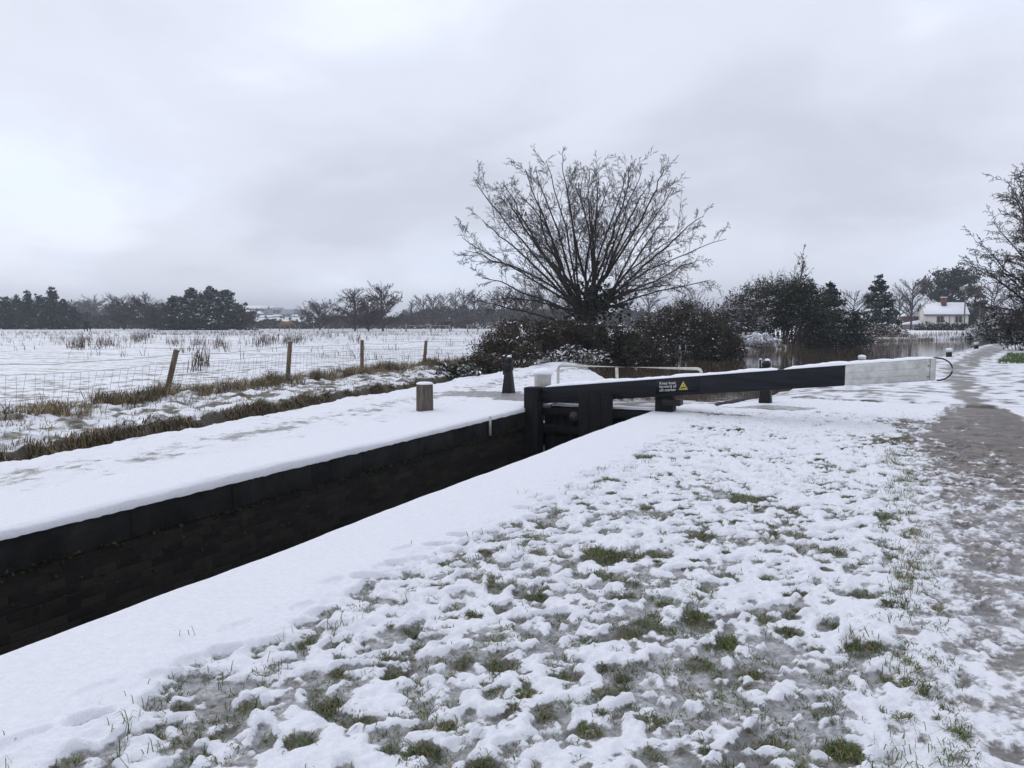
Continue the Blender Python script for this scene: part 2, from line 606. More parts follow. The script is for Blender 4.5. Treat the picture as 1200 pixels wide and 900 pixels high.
# ------------------------------------------------------------------ terrain
LX0, LX1, GATE_Y = -5.84, -3.62, 13.6
RB = [(-3.62, 13.6), (-3.2, 15.5), (-2.6, 18), (-1.6, 25), (-1.0, 34), (1.6, 41), (4.0, 55), (6.8, 70), (14, 95), (26, 116)]
LB = [(-5.84, 13.6), (-6.0, 15.5), (-6.3, 18.5), (-6.9, 21.5), (-9.5, 27), (-11, 31), (-10.3, 38), (-8.3, 49), (-6.2, 62), (-3.3, 88), (1.8, 93), (8.6, 108), (20, 126)]
CANAL = np.array(RB + LB[::-1])
WATER_Z = -0.34
PT = [-10, 3, 9, 12, 13.5, 15, 17, 20, 24, 30, 40, 57, 75, 110]
PL = [.10, .10, .22, .32, .45, .80, 1.12, 1.32, 1.42, 1.6, 2.95, 5.4, 8.4, 19]
PR = [2.1, 2.1, 2.1, 2.12, 2.1, 2.05, 2.05, 2.12, 2.25, 2.75, 4.3, 7.0, 10.0, 21]


def canal_d(x, y):
    """signed distance, positive inside the canal"""
    x = np.asarray(x, float); y = np.asarray(y, float)
    out = np.full(x.shape, -50.0)
    m = (y > 11) & (y < 140) & (x > -40) & (x < 50)
    px, py = x[m], y[m]
    d = np.full(px.shape, 1e9)
    ins = np.zeros(px.shape, bool)
    n = len(CANAL)
    for i in range(n):
        a, b = CANAL[i], CANAL[(i + 1) % n]
        ab = b - a
        t = np.clip(((px - a[0]) * ab[0] + (py - a[1]) * ab[1]) / (ab @ ab), 0, 1)
        d = np.minimum(d, np.hypot(px - a[0] - t * ab[0], py - a[1] - t * ab[1]))
        cond = ((a[1] > py) != (b[1] > py))
        with np.errstate(divide='ignore', invalid='ignore'):
            xi = (b[0] - a[0]) * (py - a[1]) / (b[1] - a[1] + 1e-12) + a[0]
        ins ^= cond & (px < xi)
    out[m] = np.where(ins, d, -d)
    return out


def ditch_x(y):
    return -8.6 - 0.134 * (y - 5.4) + 0.22 * pn(y * 0.35, y * 0 + 2.2, 5) + 0.1 * pn(y * 1.1, y * 0 + .2, 6)


FENCE = [(-12.2, 3.0), (-12.7, 7.2), (-13.2, 11.5), (-13.9, 16.0), (-14.3, 19.8), (-14.4, 23.5), (-14.6, 28.5)]


def fence_x(y):
    return np.interp(y, [f[1] for f in FENCE], [f[0] for f in FENCE])


def base_z(x, y):
    z = 0.035 * fbm(x / 2.3, y / 2.3, 3, 3)
    dist = np.hypot(x, y)
    z = z + sstep(260, 800, dist) * 9.0 + sstep(700, 1400, dist) * 12.0
    z = z + 0.40 * sstep(96, 122, y) * sstep(-24, -6, x)          # the garden beyond the canal
    # verge and bank rising to the right of the towpath
    rx = x - np.interp(y, PT, PR)
    z = z + 0.5 * sstep(0.6, 5.0, rx) * sstep(12, 34, y)
    # ditch and bank on the field side
    dx = ditch_x(y) - x
    near = sstep(30, 25, y)
    ditch = sstep(0.0, 0.22, dx) * sstep(1.05, 0.72, dx)
    z = z - 0.42 * ditch * near
    bank = sstep(0.7, 1.1, dx) * sstep(6.5, 4.0, dx)
    z = z + bank * near * (0.0 + 0.12 * fbm(x / 0.9, y / 0.9, 3, 21) + 0.09 * fbm(x / .33, y / .33, 3, 25))
    fr = 0.03 * np.exp(-((x - fence_x(y) - 0.25) / 0.55) ** 2) * near
    z = z + fr
    # canal
    cd = canal_d(x, y)
    z = z - 1.1 * sstep(-0.12, 0.10, cd) - 0.12 * sstep(-1.2, -0.1, cd) * (y > 15)
    return z, cd, dx


def attrs_far(x, y, z, cd, dx):
    near = sstep(30, 25, y)
    n1 = fbm(x / 0.5, y / 0.5, 4, 40)
    n2 = fbm(x / 2.2, y / 2.2, 3, 44)
    snow = 0.56 + 0.55 * n1 + 0.30 * n2 + .35 * fbm(x / .33, y / .6, 3, 49)
    field = (x < fence_x(y)) & (x < -8)
    snow = np.where(field, 0.60 - .05 * sstep(40, 120, y) + 0.75 * n1 + 0.25 * n2, snow)
    # smooth coping strip on the far side of the lock
    strip = (x > -6.85 + 0.1 * pn(y * .7, y * 0, 8)) & (x <= LX0 + .01) & (y < 14)
    snow = np.where(strip, 1.0, snow)
    walk = (x > ditch_x(y)) & (x < -6.85) & (y < 30)
    trod = np.exp(-((x + 7.9 + .1 * (y - 9) - 0.25 * pn(y * .5, y * 0, 9)) / 0.35) ** 2)
    snow = np.where(walk, 0.80 + 0.5 * n1 - 0.30 * trod + .45 * fbm(x / .11, y / .2, 3, 47), snow)
    soil = np.clip(np.where(walk, 0.15, 0.85) + 0 * x, 0, 1)
    # ditch face and bank
    dface = sstep(0.02, 0.15, dx) * sstep(1.15, 0.85, dx) * near
    snow = snow - 1.3 * dface
    soil = np.where((dface > .1) | ((dx > .02) & (dx < 1.1) & (y < 29)), 1.0, soil)
    bank = sstep(0.8, 1.2, dx) * sstep(5.6, 4.4, dx) * near
    snow = np.where(bank > .5, 0.52 + 1.0 * fbm(x / .5, y / .5, 4, 46), snow)
    soil = np.where(bank > .3, 1.0, soil)
    # wet paving beside the paddle stands
    for (ax, ay, rx_, ry_) in ((-7.4, 15.0, 1.5, .75), (-2.0, 15.1, 1.2, .45), (-6.5, 14.3, .6, .4)):
        e_ = ((x - ax) / rx_) ** 2 + ((y - ay) / ry_) ** 2 + 0.9 * fbm(x / .4, y / .4, 3, 48)
        snow = np.where(e_ < 1, np.minimum(snow, 0.12 + 0.35 * sstep(.5, 1.1, e_)), snow)
        soil = np.where(e_ < 1.2, 0.0, soil)
    mud = 0.4 + 0 * x
    # towpath
    t0, t1 = np.interp(y, PT, PL), np.interp(y, PT, PR)
    pc = (x - (t0 + t1) / 2) / ((t1 - t0) / 2)
    onp = (np.abs(pc) < 1.15) & (y > -5)
    mudn = fbm(x / .35, y / .9, 4, 52)
    ps = 0.24 + 0.36 * np.abs(pc) ** 2 + .8 * mudn + .7 * fbm(x / .22, y / 1.1, 4, 94) * sstep(28, 20, y) + .4 * fbm(x / .12, y / .3, 3, 53)
    snow = np.where(onp, np.minimum(snow + .2, ps), snow)
    soil = np.where(onp, 0.0, soil)
    mud = np.where(onp, 0.88, mud)
    # verge: right of the towpath, whiter
    verge = (pc > 1.15) & (y > 10)
    snow = np.where(verge, 0.66 + 0.75 * n1 + .2 * n2 + .4 * fbm(x / .35, y / .6, 3, 49), snow)
    # garden
    gd = (y > 100) & (x > -24)
    snow = np.where(gd, 0.9, snow)
    cb = sstep(-0.7, -0.15, cd)
    snow = snow - 0.65 * cb * (0.5 + 0.5 * n2) * (y > 26)
    snow = np.where(cd > 0.0, 0, snow)
    soil = np.where(cd > -0.1, 1, soil)
    return np.clip(snow, 0, 1.2), np.clip(mud, 0, 1), np.clip(soil, 0, 1)


blocks = []    # (verts, faces, face class, snow, mud, soil)
CLS = ['ground', 'towpath', 'field', 'canal_bed', 'hill']


def face_classes(cx, cy):
    c = np.zeros(cx.shape, int)
    c[(cx < fence_x(cy)) & (cx < -8)] = 2
    c[np.hypot(cx, cy) > 300] = 4
    t0, t1 = np.interp(cy, PT, PL), np.interp(cy, PT, PR)
    c[(cx > t0) & (cx < t1) & (cy > -10) & (cy < 100)] = 1
    c[canal_d(cx, cy) > 0.02] = 3
    return c


def grid_faces(nx, ny):
    i = np.arange(nx * ny).reshape(ny, nx)
    return np.stack([i[:-1, :-1], i[:-1, 1:], i[1:, 1:], i[1:, :-1]], -1).reshape(-1, 4)


def add_block(xs, ys, fn, keep=None):
    Xg, Yg = np.meshgrid(xs, ys)
    Xo, Yo, z, snow, mud, soil = fn(Xg, Yg)
    f = grid_faces(len(xs), len(ys))
    cxx, cyy = Xg.ravel()[f].mean(1), Yg.ravel()[f].mean(1)
    if keep is not None:
        k = keep(cxx, cyy)
        f, cxx, cyy = f[k], cxx[k], cyy[k]
    blocks.append((np.stack([Xo.ravel(), Yo.ravel(), z.ravel()], 1), f, face_classes(cxx, cyy), snow.ravel(), mud.ravel(), soil.ravel()))


def lines(*segs):
    """segs of (start, stop, step0, step1): spacing grows evenly from step0 to step1"""
    out = []
    for a, b, s0, s1 in segs:
        n = max(1, int(round((b - a) / ((s0 + s1) / 2))))
        w = np.linspace(s0, s1, n)
        w = w / w.sum() * (b - a)
        p = a + np.concatenate([[0], np.cumsum(w)])
        out.append(p if not out else p[1:])
    return np.concatenate(out)


NX0, NX1, NY0, NY1 = LX1, 2.6, 0.7, 17.0
# footprints trampled into the near verge
FOOT = []
for _ in range(2100):
    fx_, fy_ = rng.uniform(-2.75, 2.3), 0.7 + 14 * rng.random() ** 1.25
    FOOT.append((fx_, fy_, rng.normal(0.05, 0.5) + (0 if rng.random() < .8 else 1.2), rng.uniform(.085, .14), rng.uniform(.036, .055), rng.uniform(.5, 1.1)))
DENT = [(rng.uniform(-2.95, 2.3), 0.7 + 16 * rng.random() ** 1.15, rng.normal(.05, .5), rng.uniform(.04, .13), rng.uniform(.025, .05), rng.uniform(.4, 1.0)) for _ in range(2600)]
for i in range(10):     # the line of prints along the edge of the coping
    FOOT.append((-2.82 + .05 * (-1) ** i, 1.0 + i * .38, .1, .10, .04, .55))
GRASS_PATCH = [(725, 648, .30, 1.0), (700, 640, .2, 1.0), (770, 645, .17, .8), (585, 770, .16, .8), (610, 800, .15, .8), (385, 815, .14, .8), (350, 855, .1, .7),
               (460, 780, .12, .6), (430, 830, .09, .8), (500, 862, .10, .8), (565, 880, .1, .9), (235, 875, .07, 1.0), (1070, 790, .16, 1.0), (1060, 770, .12, 1.0), (1062, 830, .08, 1.0),
               (1000, 745, .09, .9), (990, 865, .14, .9), (820, 718, .16, .8), (760, 720, .14, .6), (890, 715, .15, .6), (820, 765, .12, .7), (880, 580, .28, .7),
               (820, 622, .25, .5), (755, 532, .2, .8), (870, 530, .3, .4), (1065, 560, .3, .8), (1070, 620, .22, .8), (1065, 670, .16, .6), (625, 690, .14, .7), (570, 640, .12, .6),
               (245, 745, .07, .8), (250, 690, .1, .5), (770, 555, .2, .5), (960, 560, .3, .5), (1010, 690, .16, .7), (930, 620, .2, .5), (715, 800, .14, .6), (760, 830, .12, .7), (660, 720, .13, .5),
               (1040, 600, .2, .6), (980, 640, .2, .5), (640, 610, .15, .5), (520, 655, .1, .6)]
GP = [(*G(a, b)[:2], r * .58, s) for a, b, r, s in GRASS_PATCH]
for _ in range(560):
    GP.append((rng.uniform(-2.6, .3), 1.0 + 11 * rng.random() ** 1.2, rng.uniform(.02, .07), rng.uniform(.3, .8)))


def near_fn(X, Y):
    z, cd, dx = base_z(X, Y)
    # snow cover of the lockside
    band = sstep(-2.95, -2.45, X + 0.22 * fbm(X / .6, Y / .6, 3, 60))           # 0 on the smooth coping snow
    n1 = fbm((X - .25 * Y) / 0.22, Y / 0.36, 4, 61)
    n2 = fbm(X / 0.095, Y / 0.11, 3, 66)
    big = fbm(X / 1.0, Y / 1.1, 3, 70)
    foot = np.zeros_like(X); rim = np.zeros_like(X)
    xs, ys = X[0], Y[:, 0]
    for (fx, fy, fa, a, b, s) in FOOT:
        m = a * 1.9
        i0, i1 = np.searchsorted(xs, (fx - m, fx + m)); j0, j1 = np.searchsorted(ys, (fy - m, fy + m))
        if i1 - i0 < 2 or j1 - j0 < 2:
            continue
        sx, sy_ = X[j0:j1, i0:i1] - fx, Y[j0:j1, i0:i1] - fy
        ca, sa = math.cos(fa), math.sin(fa)
        u, v = (sx * ca - sy_ * sa) / b, (sx * sa + sy_ * ca) / a
        u = u * (1 + 0.25 * np.sin(v * 2.2))
        r = np.sqrt(u * u + v * v) + 0.35 * n2[j0:j1, i0:i1]
        foot[j0:j1, i0:i1] = np.maximum(foot[j0:j1, i0:i1], s * sstep(1.1, .72, r))
        rim[j0:j1, i0:i1] = np.maximum(rim[j0:j1, i0:i1], s * np.exp(-((r - 1.3) / .22) ** 2))
    near = sstep(5.6, 2.2, np.hypot((X + .35) * 1.25, Y - 2.6))
    mid = sstep(7.5, 3.5, np.hypot((X + 1.0) * 1.1, Y - 4.2))
    bias = 0.60 - 0.30 * near - 0.15 * mid - .10 * sstep(11, 14, Y)
    n3 = fbm(X / 0.042, Y / 0.046, 3, 79)
    dent = np.zeros_like(X)
    for (fx, fy, fa, a, b, s) in DENT:
        i0, i1 = np.searchsorted(xs, (fx - a * 1.4, fx + a * 1.4)); j0, j1 = np.searchsorted(ys, (fy - a * 1.4, fy + a * 1.4))
        if i1 - i0 < 2 or j1 - j0 < 2:
            continue
        sx, sy_ = X[j0:j1, i0:i1] - fx, Y[j0:j1, i0:i1] - fy
        ca, sa = math.cos(fa), math.sin(fa)
        q = np.sqrt(((sx * ca - sy_ * sa) / b) ** 2 + ((sx * sa + sy_ * ca) / a) ** 2) + .3 * n2[j0:j1, i0:i1]
        dent[j0:j1, i0:i1] = np.maximum(dent[j0:j1, i0:i1], s * sstep(1.1, .6, q))
    cov = bias + 0.55 * n1 + 0.46 * n2 + 0.30 * n3 + 0.55 * big - 0.58 * foot - .16 * dent + .15 * rim
    patch = np.zeros_like(X)
    for (gx, gy, r, s) in GP:
        patch = np.maximum(patch, s * sstep(1.25, .45, np.hypot((X - gx) / r, (Y - gy) / (r * 1.1)) + 0.5 * n1 + .3 * n2))
    cov = cov - 0.8 * patch
    cov = cov * band + (1 - band) * (0.9 - .8 * np.where(foot > .3, foot, 0))
    # towpath: trodden slush and mud
    t0, t1 = np.interp(Y, PT, PL), np.interp(Y, PT, PR)
    pc = (X - (t0 + t1) / 2) / ((t1 - t0) / 2)
    onp = sstep(1.18, .9, np.abs(pc + 0.12 * fbm(X / .5, Y / .5, 3, 72)))
    pn1 = fbm(X / .13, Y / .20, 4, 74)
    pcov = 0.05 + 0.75 * pn1 + .45 * n2 + .35 * n3 - .2 * dent + .42 * sstep(-.40, -.95, pc) + 0.12 * sstep(6, 2.5, Y) - 0.30 * sstep(9, 12.5, Y) * sstep(-1.1, -.3, pc) - 0.3 * foot
    cov = cov * (1 - onp) + pcov * onp
    # the mud where the beam is pushed round
    arc = np.hypot(X + 3.4, Y - 13.2)
    push = np.exp(-((arc - 3.9 - .25 * fbm(X / .6, Y / .6, 2, 75)) / .42) ** 2) * sstep(-.9, .2, X) * sstep(14.6, 13.6, Y) * sstep(-.5, .15, fbm(X / .3, Y / .12, 3, 77))
    cov = cov - 0.95 * push
    for (ax, ay, rx_, ry_) in ((-2.0, 15.1, 1.25, .4), (-2.7, 13.6, .9, .22)):
        e_ = ((X - ax) / rx_) ** 2 + ((Y - ay) / ry_) ** 2 + 0.9 * fbm(X / .4, Y / .4, 3, 48)
        cov = np.where(e_ < 1, np.minimum(cov, -.2 + .5 * sstep(.6, 1.1, e_)), cov)
    thick = .16 * sstep(-.35, .0, cov) + .56 * sstep(-.10, .22, cov) + .28 * sstep(.1, .65, cov)
    depth = 0.021 * (1 - onp) + 0.012 * onp + .034 * (1 - band)
    lump = np.abs(fbm(X / .085, Y / .085, 3, 78))
    fadef = sstep(16, 9, Y)
    z = z - 0.045 + depth * thick + thick * (0.008 * n2 + 0.008 * (lump - .3) + .008 * n1 + .008 * n3 - .012 * dent) * band * (1 - .4 * onp) + 0.004 * fbm(X / .035, Y / .035, 2, 82) * (.25 + .75 * band) * fadef + .006 * fbm(X / .5, Y / .5, 3, 83) * (1 - band)
    z = z + 0.012 * rim * band * thick - 0.012 * foot
    snow = np.clip(.30 * sstep(-.40, -.02, cov) + .44 * sstep(-.08, .20, cov) + .26 * sstep(.0, .5, cov) + .12 * n3 - .20 * dent * band, 0, 1)
    mud = np.clip(0.12 + 0.35 * np.clip(big, 0, 1) + onp * (0.45 + 0.45 * sstep(5, 11, Y) + .2 * sstep(-.5, .5, pc) + .45 * fbm(X / .25, Y / .5, 3, 87)) + push * .9, 0, 1)
    grit = fbm(X / .05, Y / .06, 3, 89)
    psn = np.clip(.375 + .46 * pcov + .30 * grit - .07 * sstep(-.3, .6, pc) - .11 * sstep(8, 12, Y) + sstep(8, 12, Y) * (.38 * fbm(X / .16, Y / .75, 4, 94) + .22 * fbm(X / .5, Y / .9, 3, 96)), 0, 1)
    snow = snow * (1 - onp) + psn * onp
    snow = np.clip(snow + (1 - sstep(.3, .7, snow)) * band * (1 - onp) * .55 * (fbm(X / .04, Y / .045, 3, 91) + .10), 0, 1)
    soil = np.clip(patch * 1.2 + .8 * sstep(.22, .5, fbm(X / .05, Y / .07, 3, 92)) * sstep(.6, .2, snow) + 0.55 * sstep(.05, .4, fbm(X / .3, Y / .3, 3, 84)) * (1 - onp), 0, 1)
    # chunky wheel and heel ruts of the path
    z = z - 0.012 * onp * sstep(.1, .5, fbm(X / .3, Y / 1.2, 2, 86))
    # canal part keeps its bed
    snow = np.where(cd > 0, 0, snow)
    # rounded lip of snow over the lock edge
    Xo = X.copy()
    d = X - LX1
    edge = sstep(0.09, 0.0, d) * (Y < GATE_Y + .05)
    z = z - 0.045 * edge ** 2
    Xo = Xo + edge * (0.02 * fbm(Y / .35, Y * 0 + 3.3, 3, 88) - .012)
    first = (X <= LX1 + 1e-6) & (Y < GATE_Y + .05)
    z = np.where(first, -0.10, z)
    return Xo, Y, z, snow, mud, soil


near_cov = None
nxs = np.concatenate([[LX1], lines((LX1 + .003, -3.4, .016, .016), (-3.4, -2.9, .016, .012), (-2.9, .6, .0105, .0105), (.6, 2.6, .0115, .028))])
nys = lines((0.7, 3.2, .012, .0105), (3.2, 7.0, .0105, .020), (7.0, 17.0, .021, .05))
add_block(nxs, nys, near_fn)
NEAR = blocks[-1]


def west_fn(X, Y):
    z, cd, dx = base_z(X, Y)
    snow, mud, soil = attrs_far(X, Y, z, cd, dx)
    rough = sstep(-6.7, -7.1, X)
    z = z + rough * (0.028 * fbm(X / .22, Y / .22, 3, 90) + .018 * fbm(X / .07, Y / .07, 2, 93)) * (cd < 0)
    d = LX0 - X
    edge = sstep(0.07, 0.0, d) * (Y < GATE_Y + .05)
    z = z - (0.030 + .022 * fbm(Y / .25, Y * 0 + 5.3, 4, 97)) * edge ** 2
    Xo = X + edge * (.020 + 0.016 * fbm(Y / .3, Y * 0 + 1.3, 4, 95))
    z = np.where((X >= LX0 - 1e-6) & (Y < GATE_Y + .05), -0.085 - .02 * np.abs(fbm(Y / .2, Y * 0 + 2.7, 3, 98)), z)
    return Xo, Y, z, snow, mud, soil


WX0, WY0, WY1 = -20.0, -2.0, 32.0
wxs = np.concatenate([lines((WX0, -15, .16, .10), (-15, -11, .08, .05), (-11, -7.6, .036, .04), (-7.6, LX0 - .003, .035, .022)), [LX0]])
wys = lines((WY0, 3.5, .14, .05), (3.5, 14, .04, .05), (14, WY1, .05, .10))
add_block(wxs, wys, west_fn)

gxs = np.unique(np.round(np.concatenate([-np.geomspace(22, 1400, 46)[::-1], lines((-20, LX0, .5, .4)), lines((LX0, LX1, .37, .37)), lines((LX1, NX1, .2, .2)), lines((NX1, 14, .15, .25)), lines((14, 40, .3, 1.2)), np.geomspace(42, 1400, 34)]), 4))
gys = np.unique(np.round(np.concatenate([-np.geomspace(4, 300, 14)[::-1], lines((WY0, .7, .45, .45)), lines((.7, GATE_Y, .43, .43)), lines((GATE_Y, 17, .17, .17)), lines((17, WY1, .15, .2)), lines((WY1, 130, .25, .9)), np.geomspace(132, 1500, 60)]), 4))


def glob_fn(X, Y):
    z, cd, dx = base_z(X, Y)
    snow, mud, soil = attrs_far(X, Y, z, cd, dx)
    inn = (X > NX0 - .001) & (X < NX1 - .001) & (Y > NY0 + .001) & (Y < NY1 - .001)
    inw = (X > WX0 + .001) & (X < LX0 + .001) & (Y > WY0 + .001) & (Y < WY1 - .001)
    z = np.where(inn | inw, z - .25, z)
    return X, Y, z, snow, mud, soil


def glob_keep(cx, cy):
    inn = (cx > NX0) & (cx < NX1 - .25) & (cy > NY0 + .4) & (cy < NY1 - .2)
    inw = (cx > WX0 + .5) & (cx < LX0) & (cy > WY0 + .5) & (cy < WY1 - .25)
    ch = (cx > LX0) & (cx < LX1) & (cy < GATE_Y) & (cy > -24)
    inn |= (cx > NX0) & (cx < NX0 + .3) & (cy > NY0) & (cy < NY1)
    return ~(inn | inw | ch)


add_block(gxs, gys, glob_fn, glob_keep)

for ci, cname in enumerate(CLS):
    V, Fc, S, Md, So, off = [], [], [], [], [], 0
    for v, f, c, s, m, so in blocks:
        ff = f[c == ci]
        if not len(ff):
            continue
        used = np.unique(ff)
        remap = np.full(len(v), -1); remap[used] = np.arange(len(used)) + off
        V.append(v[used]); Fc.append(remap[ff]); S.append(s[used]); Md.append(m[used]); So.append(so[used])
        off += len(used)
    if not V:
        continue
    mb = MB()
    mb.add(np.concatenate(V), np.concatenate(Fc))
    o = mb.build(cname, M['ground'], smooth=True)
    for nm, arr in (('snow', S), ('mud', Md), ('soil', So), ('speck', [np.full(len(x), (.12, .6, 1.6, 0, .3)[ci]) if ci else np.where((v[:, 1] > 16) | ((v[:, 0] > 2) & (v[:, 1] > 8)), 1.5, .15) for x, v in zip(S, V)])):
        a = o.data.attributes.new(nm, 'FLOAT', 'POINT')
        a.data.foreach_set('value', np.concatenate(arr).astype(np.float32))
    tag(o, kind='structure')

# water of the upper pound (ends at the gate) and of the lock chamber
mb = MB()
wv = [(-30, 13.48, WATER_Z), (60, 13.48, WATER_Z), (60, 135, WATER_Z), (-30, 135, WATER_Z)]
gx_, gy_ = lines((-16, 34, .8, .8)), lines((13.48, 135, .8, 1.2))
Xw, Yw = np.meshgrid(gx_, gy_)
fw = grid_faces(len(gx_), len(gy_))
kw = canal_d(Xw.ravel()[fw].mean(1), Yw.ravel()[fw].mean(1)) > -1.4
mb.add(np.stack([Xw.ravel(), Yw.ravel(), np.full(Xw.size, WATER_Z)], 1), fw[kw])
tag(mb.build('canal_water', M['water'], smooth=True), kind='structure')
mb = MB()
mb.add([(LX0 - .05, -23.9, -2.5), (LX1 + .05, -23.9, -2.5), (LX1 + .05, 13.3, -2.5), (LX0 - .05, 13.3, -2.5)], [(0, 1, 2, 3)])
tag(mb.build('lock_water', M['water']), kind='structure')


def ice_material():
    m, n, l, b = new_mat('snowy_ice')
    geo = n.new('ShaderNodeNewGeometry')
    t = n.new('ShaderNodeTexNoise'); t.inputs['Scale'].default_value = 1.6; t.inputs['Detail'].default_value = 6
    l.new(geo.outputs['Position'], t.inputs['Vector'])
    r = n.new('ShaderNodeValToRGB')
    r.color_ramp.elements[0].position, r.color_ramp.elements[0].color = .42, (.085, .072, .058, 1)
    r.color_ramp.elements[1].position, r.color_ramp.elements[1].color = .60, (.62, .63, .65, 1)
    l.new(t.outputs['Fac'], r.inputs[0])
    l.new(r.outputs[0], b.inputs['Base Color'])
    b.inputs['Roughness'].default_value = .35
    return m


# thin snow-dusted ice held in the corner above the gate
mb = MB()
xi, yi = lines((-7, -2.2, .12, .12)), lines((13.48, 21, .15, .2))
Xi, Yi = np.meshgrid(xi, yi)
fi = grid_faces(len(xi), len(yi))
cxi, cyi = Xi.ravel()[fi].mean(1), Yi.ravel()[fi].mean(1)
ki = (canal_d(cxi, cyi) > -.6) & (cyi < 18.6 + 1.6 * fbm(cxi / 1.2, cyi / 1.2, 3, 190))
mb.add(np.stack([Xi.ravel(), Yi.ravel(), np.full(Xi.size, WATER_Z + .006)], 1), fi[ki])
tag(mb.build('canal_ice', ice_material(), smooth=True), kind='structure')


def ground_z(x, y):
    z, _, _ = base_z(np.array([float(x)]), np.array([float(y)]))
    return float(z[0])


def near_heights(x, y):
    """surface height of the fine block at points (nearest vertex)"""
    i = np.clip(np.searchsorted(nxs, x), 0, len(nxs) - 1)
    j = np.clip(np.searchsorted(nys, y), 0, len(nys) - 1)
    k = j * len(nxs) + i
    return NEAR[0][k, 2], NEAR[3][k], NEAR[5][k]


# ------------------------------------------------------------------ lock walls
def lock_wall(label, x_face, sgn):
    root = thing('lock_wall', label, 'lock wall', (x_face, 0, 0))
    cp = MB()
    y = -24.0
    while y < GATE_Y - .02:
        L = min(rng.uniform(.85, 1.35), GATE_Y - y)
        if GATE_Y - (y + L) < .3: L = GATE_Y - y
        j = rng.uniform(-.005, .006)
        x0, x1 = sorted((-sgn * (0.0 + j), sgn * .6))
        v = []
        for zz in (-.36, -.075):
            for yy in (y + .0015, y + L - .0015):
                for xx in (x0, x1):
                    v.append((xx, yy + rng.uniform(-.001, .001), zz + (rng.uniform(-.006, .006) if zz < -.2 else -.012)))
        cp.hexa(v)
        y += L
    cp.build('coping', M['coping_stone'], root, bevel=.010)
    fw_ = MB()
    ys_ = np.linspace(-24, GATE_Y + .1, 151); zs_ = np.linspace(-3.2, -.345, 39)
    Yg, Zg = np.meshgrid(ys_, zs_)
    bulge = 0.018 * fbm(Yg / .8, Zg / .4, 3, 100) + .006 * rng.standard_normal(Yg.shape)
    v = np.stack([sgn * (0.03 + bulge), Yg, Zg], -1).reshape(-1, 3)
    fw_.add(v, grid_faces(len(ys_), len(zs_)))
    n0 = fw_.n
    fw_.add([(sgn * .6, -24, -3.2), (sgn * .6, GATE_Y, -3.2), (sgn * .6, GATE_Y, -.37), (sgn * .6, -24, -.37)], [(0, 1, 2, 3)])
    fw_.build('brick_face', M['lock_brick'], root)
    return root


wall_far = lock_wall('dark wet brick lock chamber wall below the snowy far coping, facing the viewer', LX0, -1)
def wall_moss(root):
    mb = MB()
    n = 2600
    y = rng.uniform(2, 13.2, n); k = fbm(y / .35, y * 0 + 4, 3, 200) + .4 * rng.standard_normal(n) > .12
    y = y[k]
    led = rng.random(len(y))
    z = np.where(led < .6, -.365 + rng.normal(0, .018, len(y)), -.36 - .35 * rng.random(len(y)))
    c = np.stack([np.where(z > -.38, .004, -.022) + rng.uniform(0, .012, len(y)), y, z], 1)
    mb.cards(c, .022, None, 1.4, 0)
    mb.build('moss', [M['moss']], root)


wall_moss(wall_far)
strip = MB()
yq = G(590, 490, -.1).y
strip.box(.01, .028, 11.55, 11.61, -.34, -.02)
strip.build('quoin_strip', M['cream_paint'], wall_far)
lock_wall('dark lock chamber wall under the smooth near edge of snow, hidden below its lip', LX1, 1)
mb = MB()
mb.box(LX0 - .6, LX1 + .6, -24.6, -24.02, -3.2, -.08)
tag(mb.build('lock_end_wall', M['lock_brick']), 'brick wall closing the lower end of the lock chamber behind the viewer', 'lock wall')
mb = MB()
mb.box(LX0 - .1, LX1 + .1, -24, 14.2, -3.4, -3.2)
tag(mb.build('lock_floor', M['lock_brick']), kind='structure')
# wing walls that edge the pool just beyond the gate
for nm, pts, lab in (('wing_wall', RB[:3], 'low dark canal wing wall on the towpath side of the gate'), ('wing_wall', LB[:3], 'low dark canal wing wall behind the white capped gate post')):
    mb = MB()
    for (a, b) in zip(pts[:-1], pts[1:]):
        a, b = Vector(a), Vector(b)
        s_ = -1 if pts is RB[:3] or pts[0][0] > -5 else 1
        nrm = Vector((b.y - a.y, -(b.x - a.x))).normalized() * (.12 if pts[0][0] > -5 else -.12)
        q = [a - nrm * .5, b - nrm * .5, a + nrm * 1.6, b + nrm * 1.6]
        mb.hexa([(*p, -1.2) for p in q] + [(*p, -.11) for p in q])
    tag(mb.build(nm, M['coping_stone'], bevel=.02), lab, 'canal wall')


# ------------------------------------------------------------------ lock gate
GY = 13.3
gate = thing('lock_gate', 'black timber lock gate with long sloping balance beam, its outer end painted white', 'lock gate', (-4.6, GY, 0))
gx = lambda x: x + 4.6


def beam_z(x):                     # top and bottom of the balance beam
    t = (x + 5.75) / 6.45
    return .33 + .66 * t, .04 + .625 * t


def beam_piece(mb_, xa, xb, y0=-.15, y1=.15, inset=0.0, dzt=0.0, dzb=0.0):
    v = []
    za, zb = beam_z(xa), beam_z(xb)
    for w in (0, 1):
        for yy in (y0 + inset, y1 - inset):
            for xx, zz in ((xa, za), (xb, zb)):
                v.append((gx(xx), yy, zz[1] + dzb if w == 0 else zz[0] + dzt))
    mb_.hexa(v)


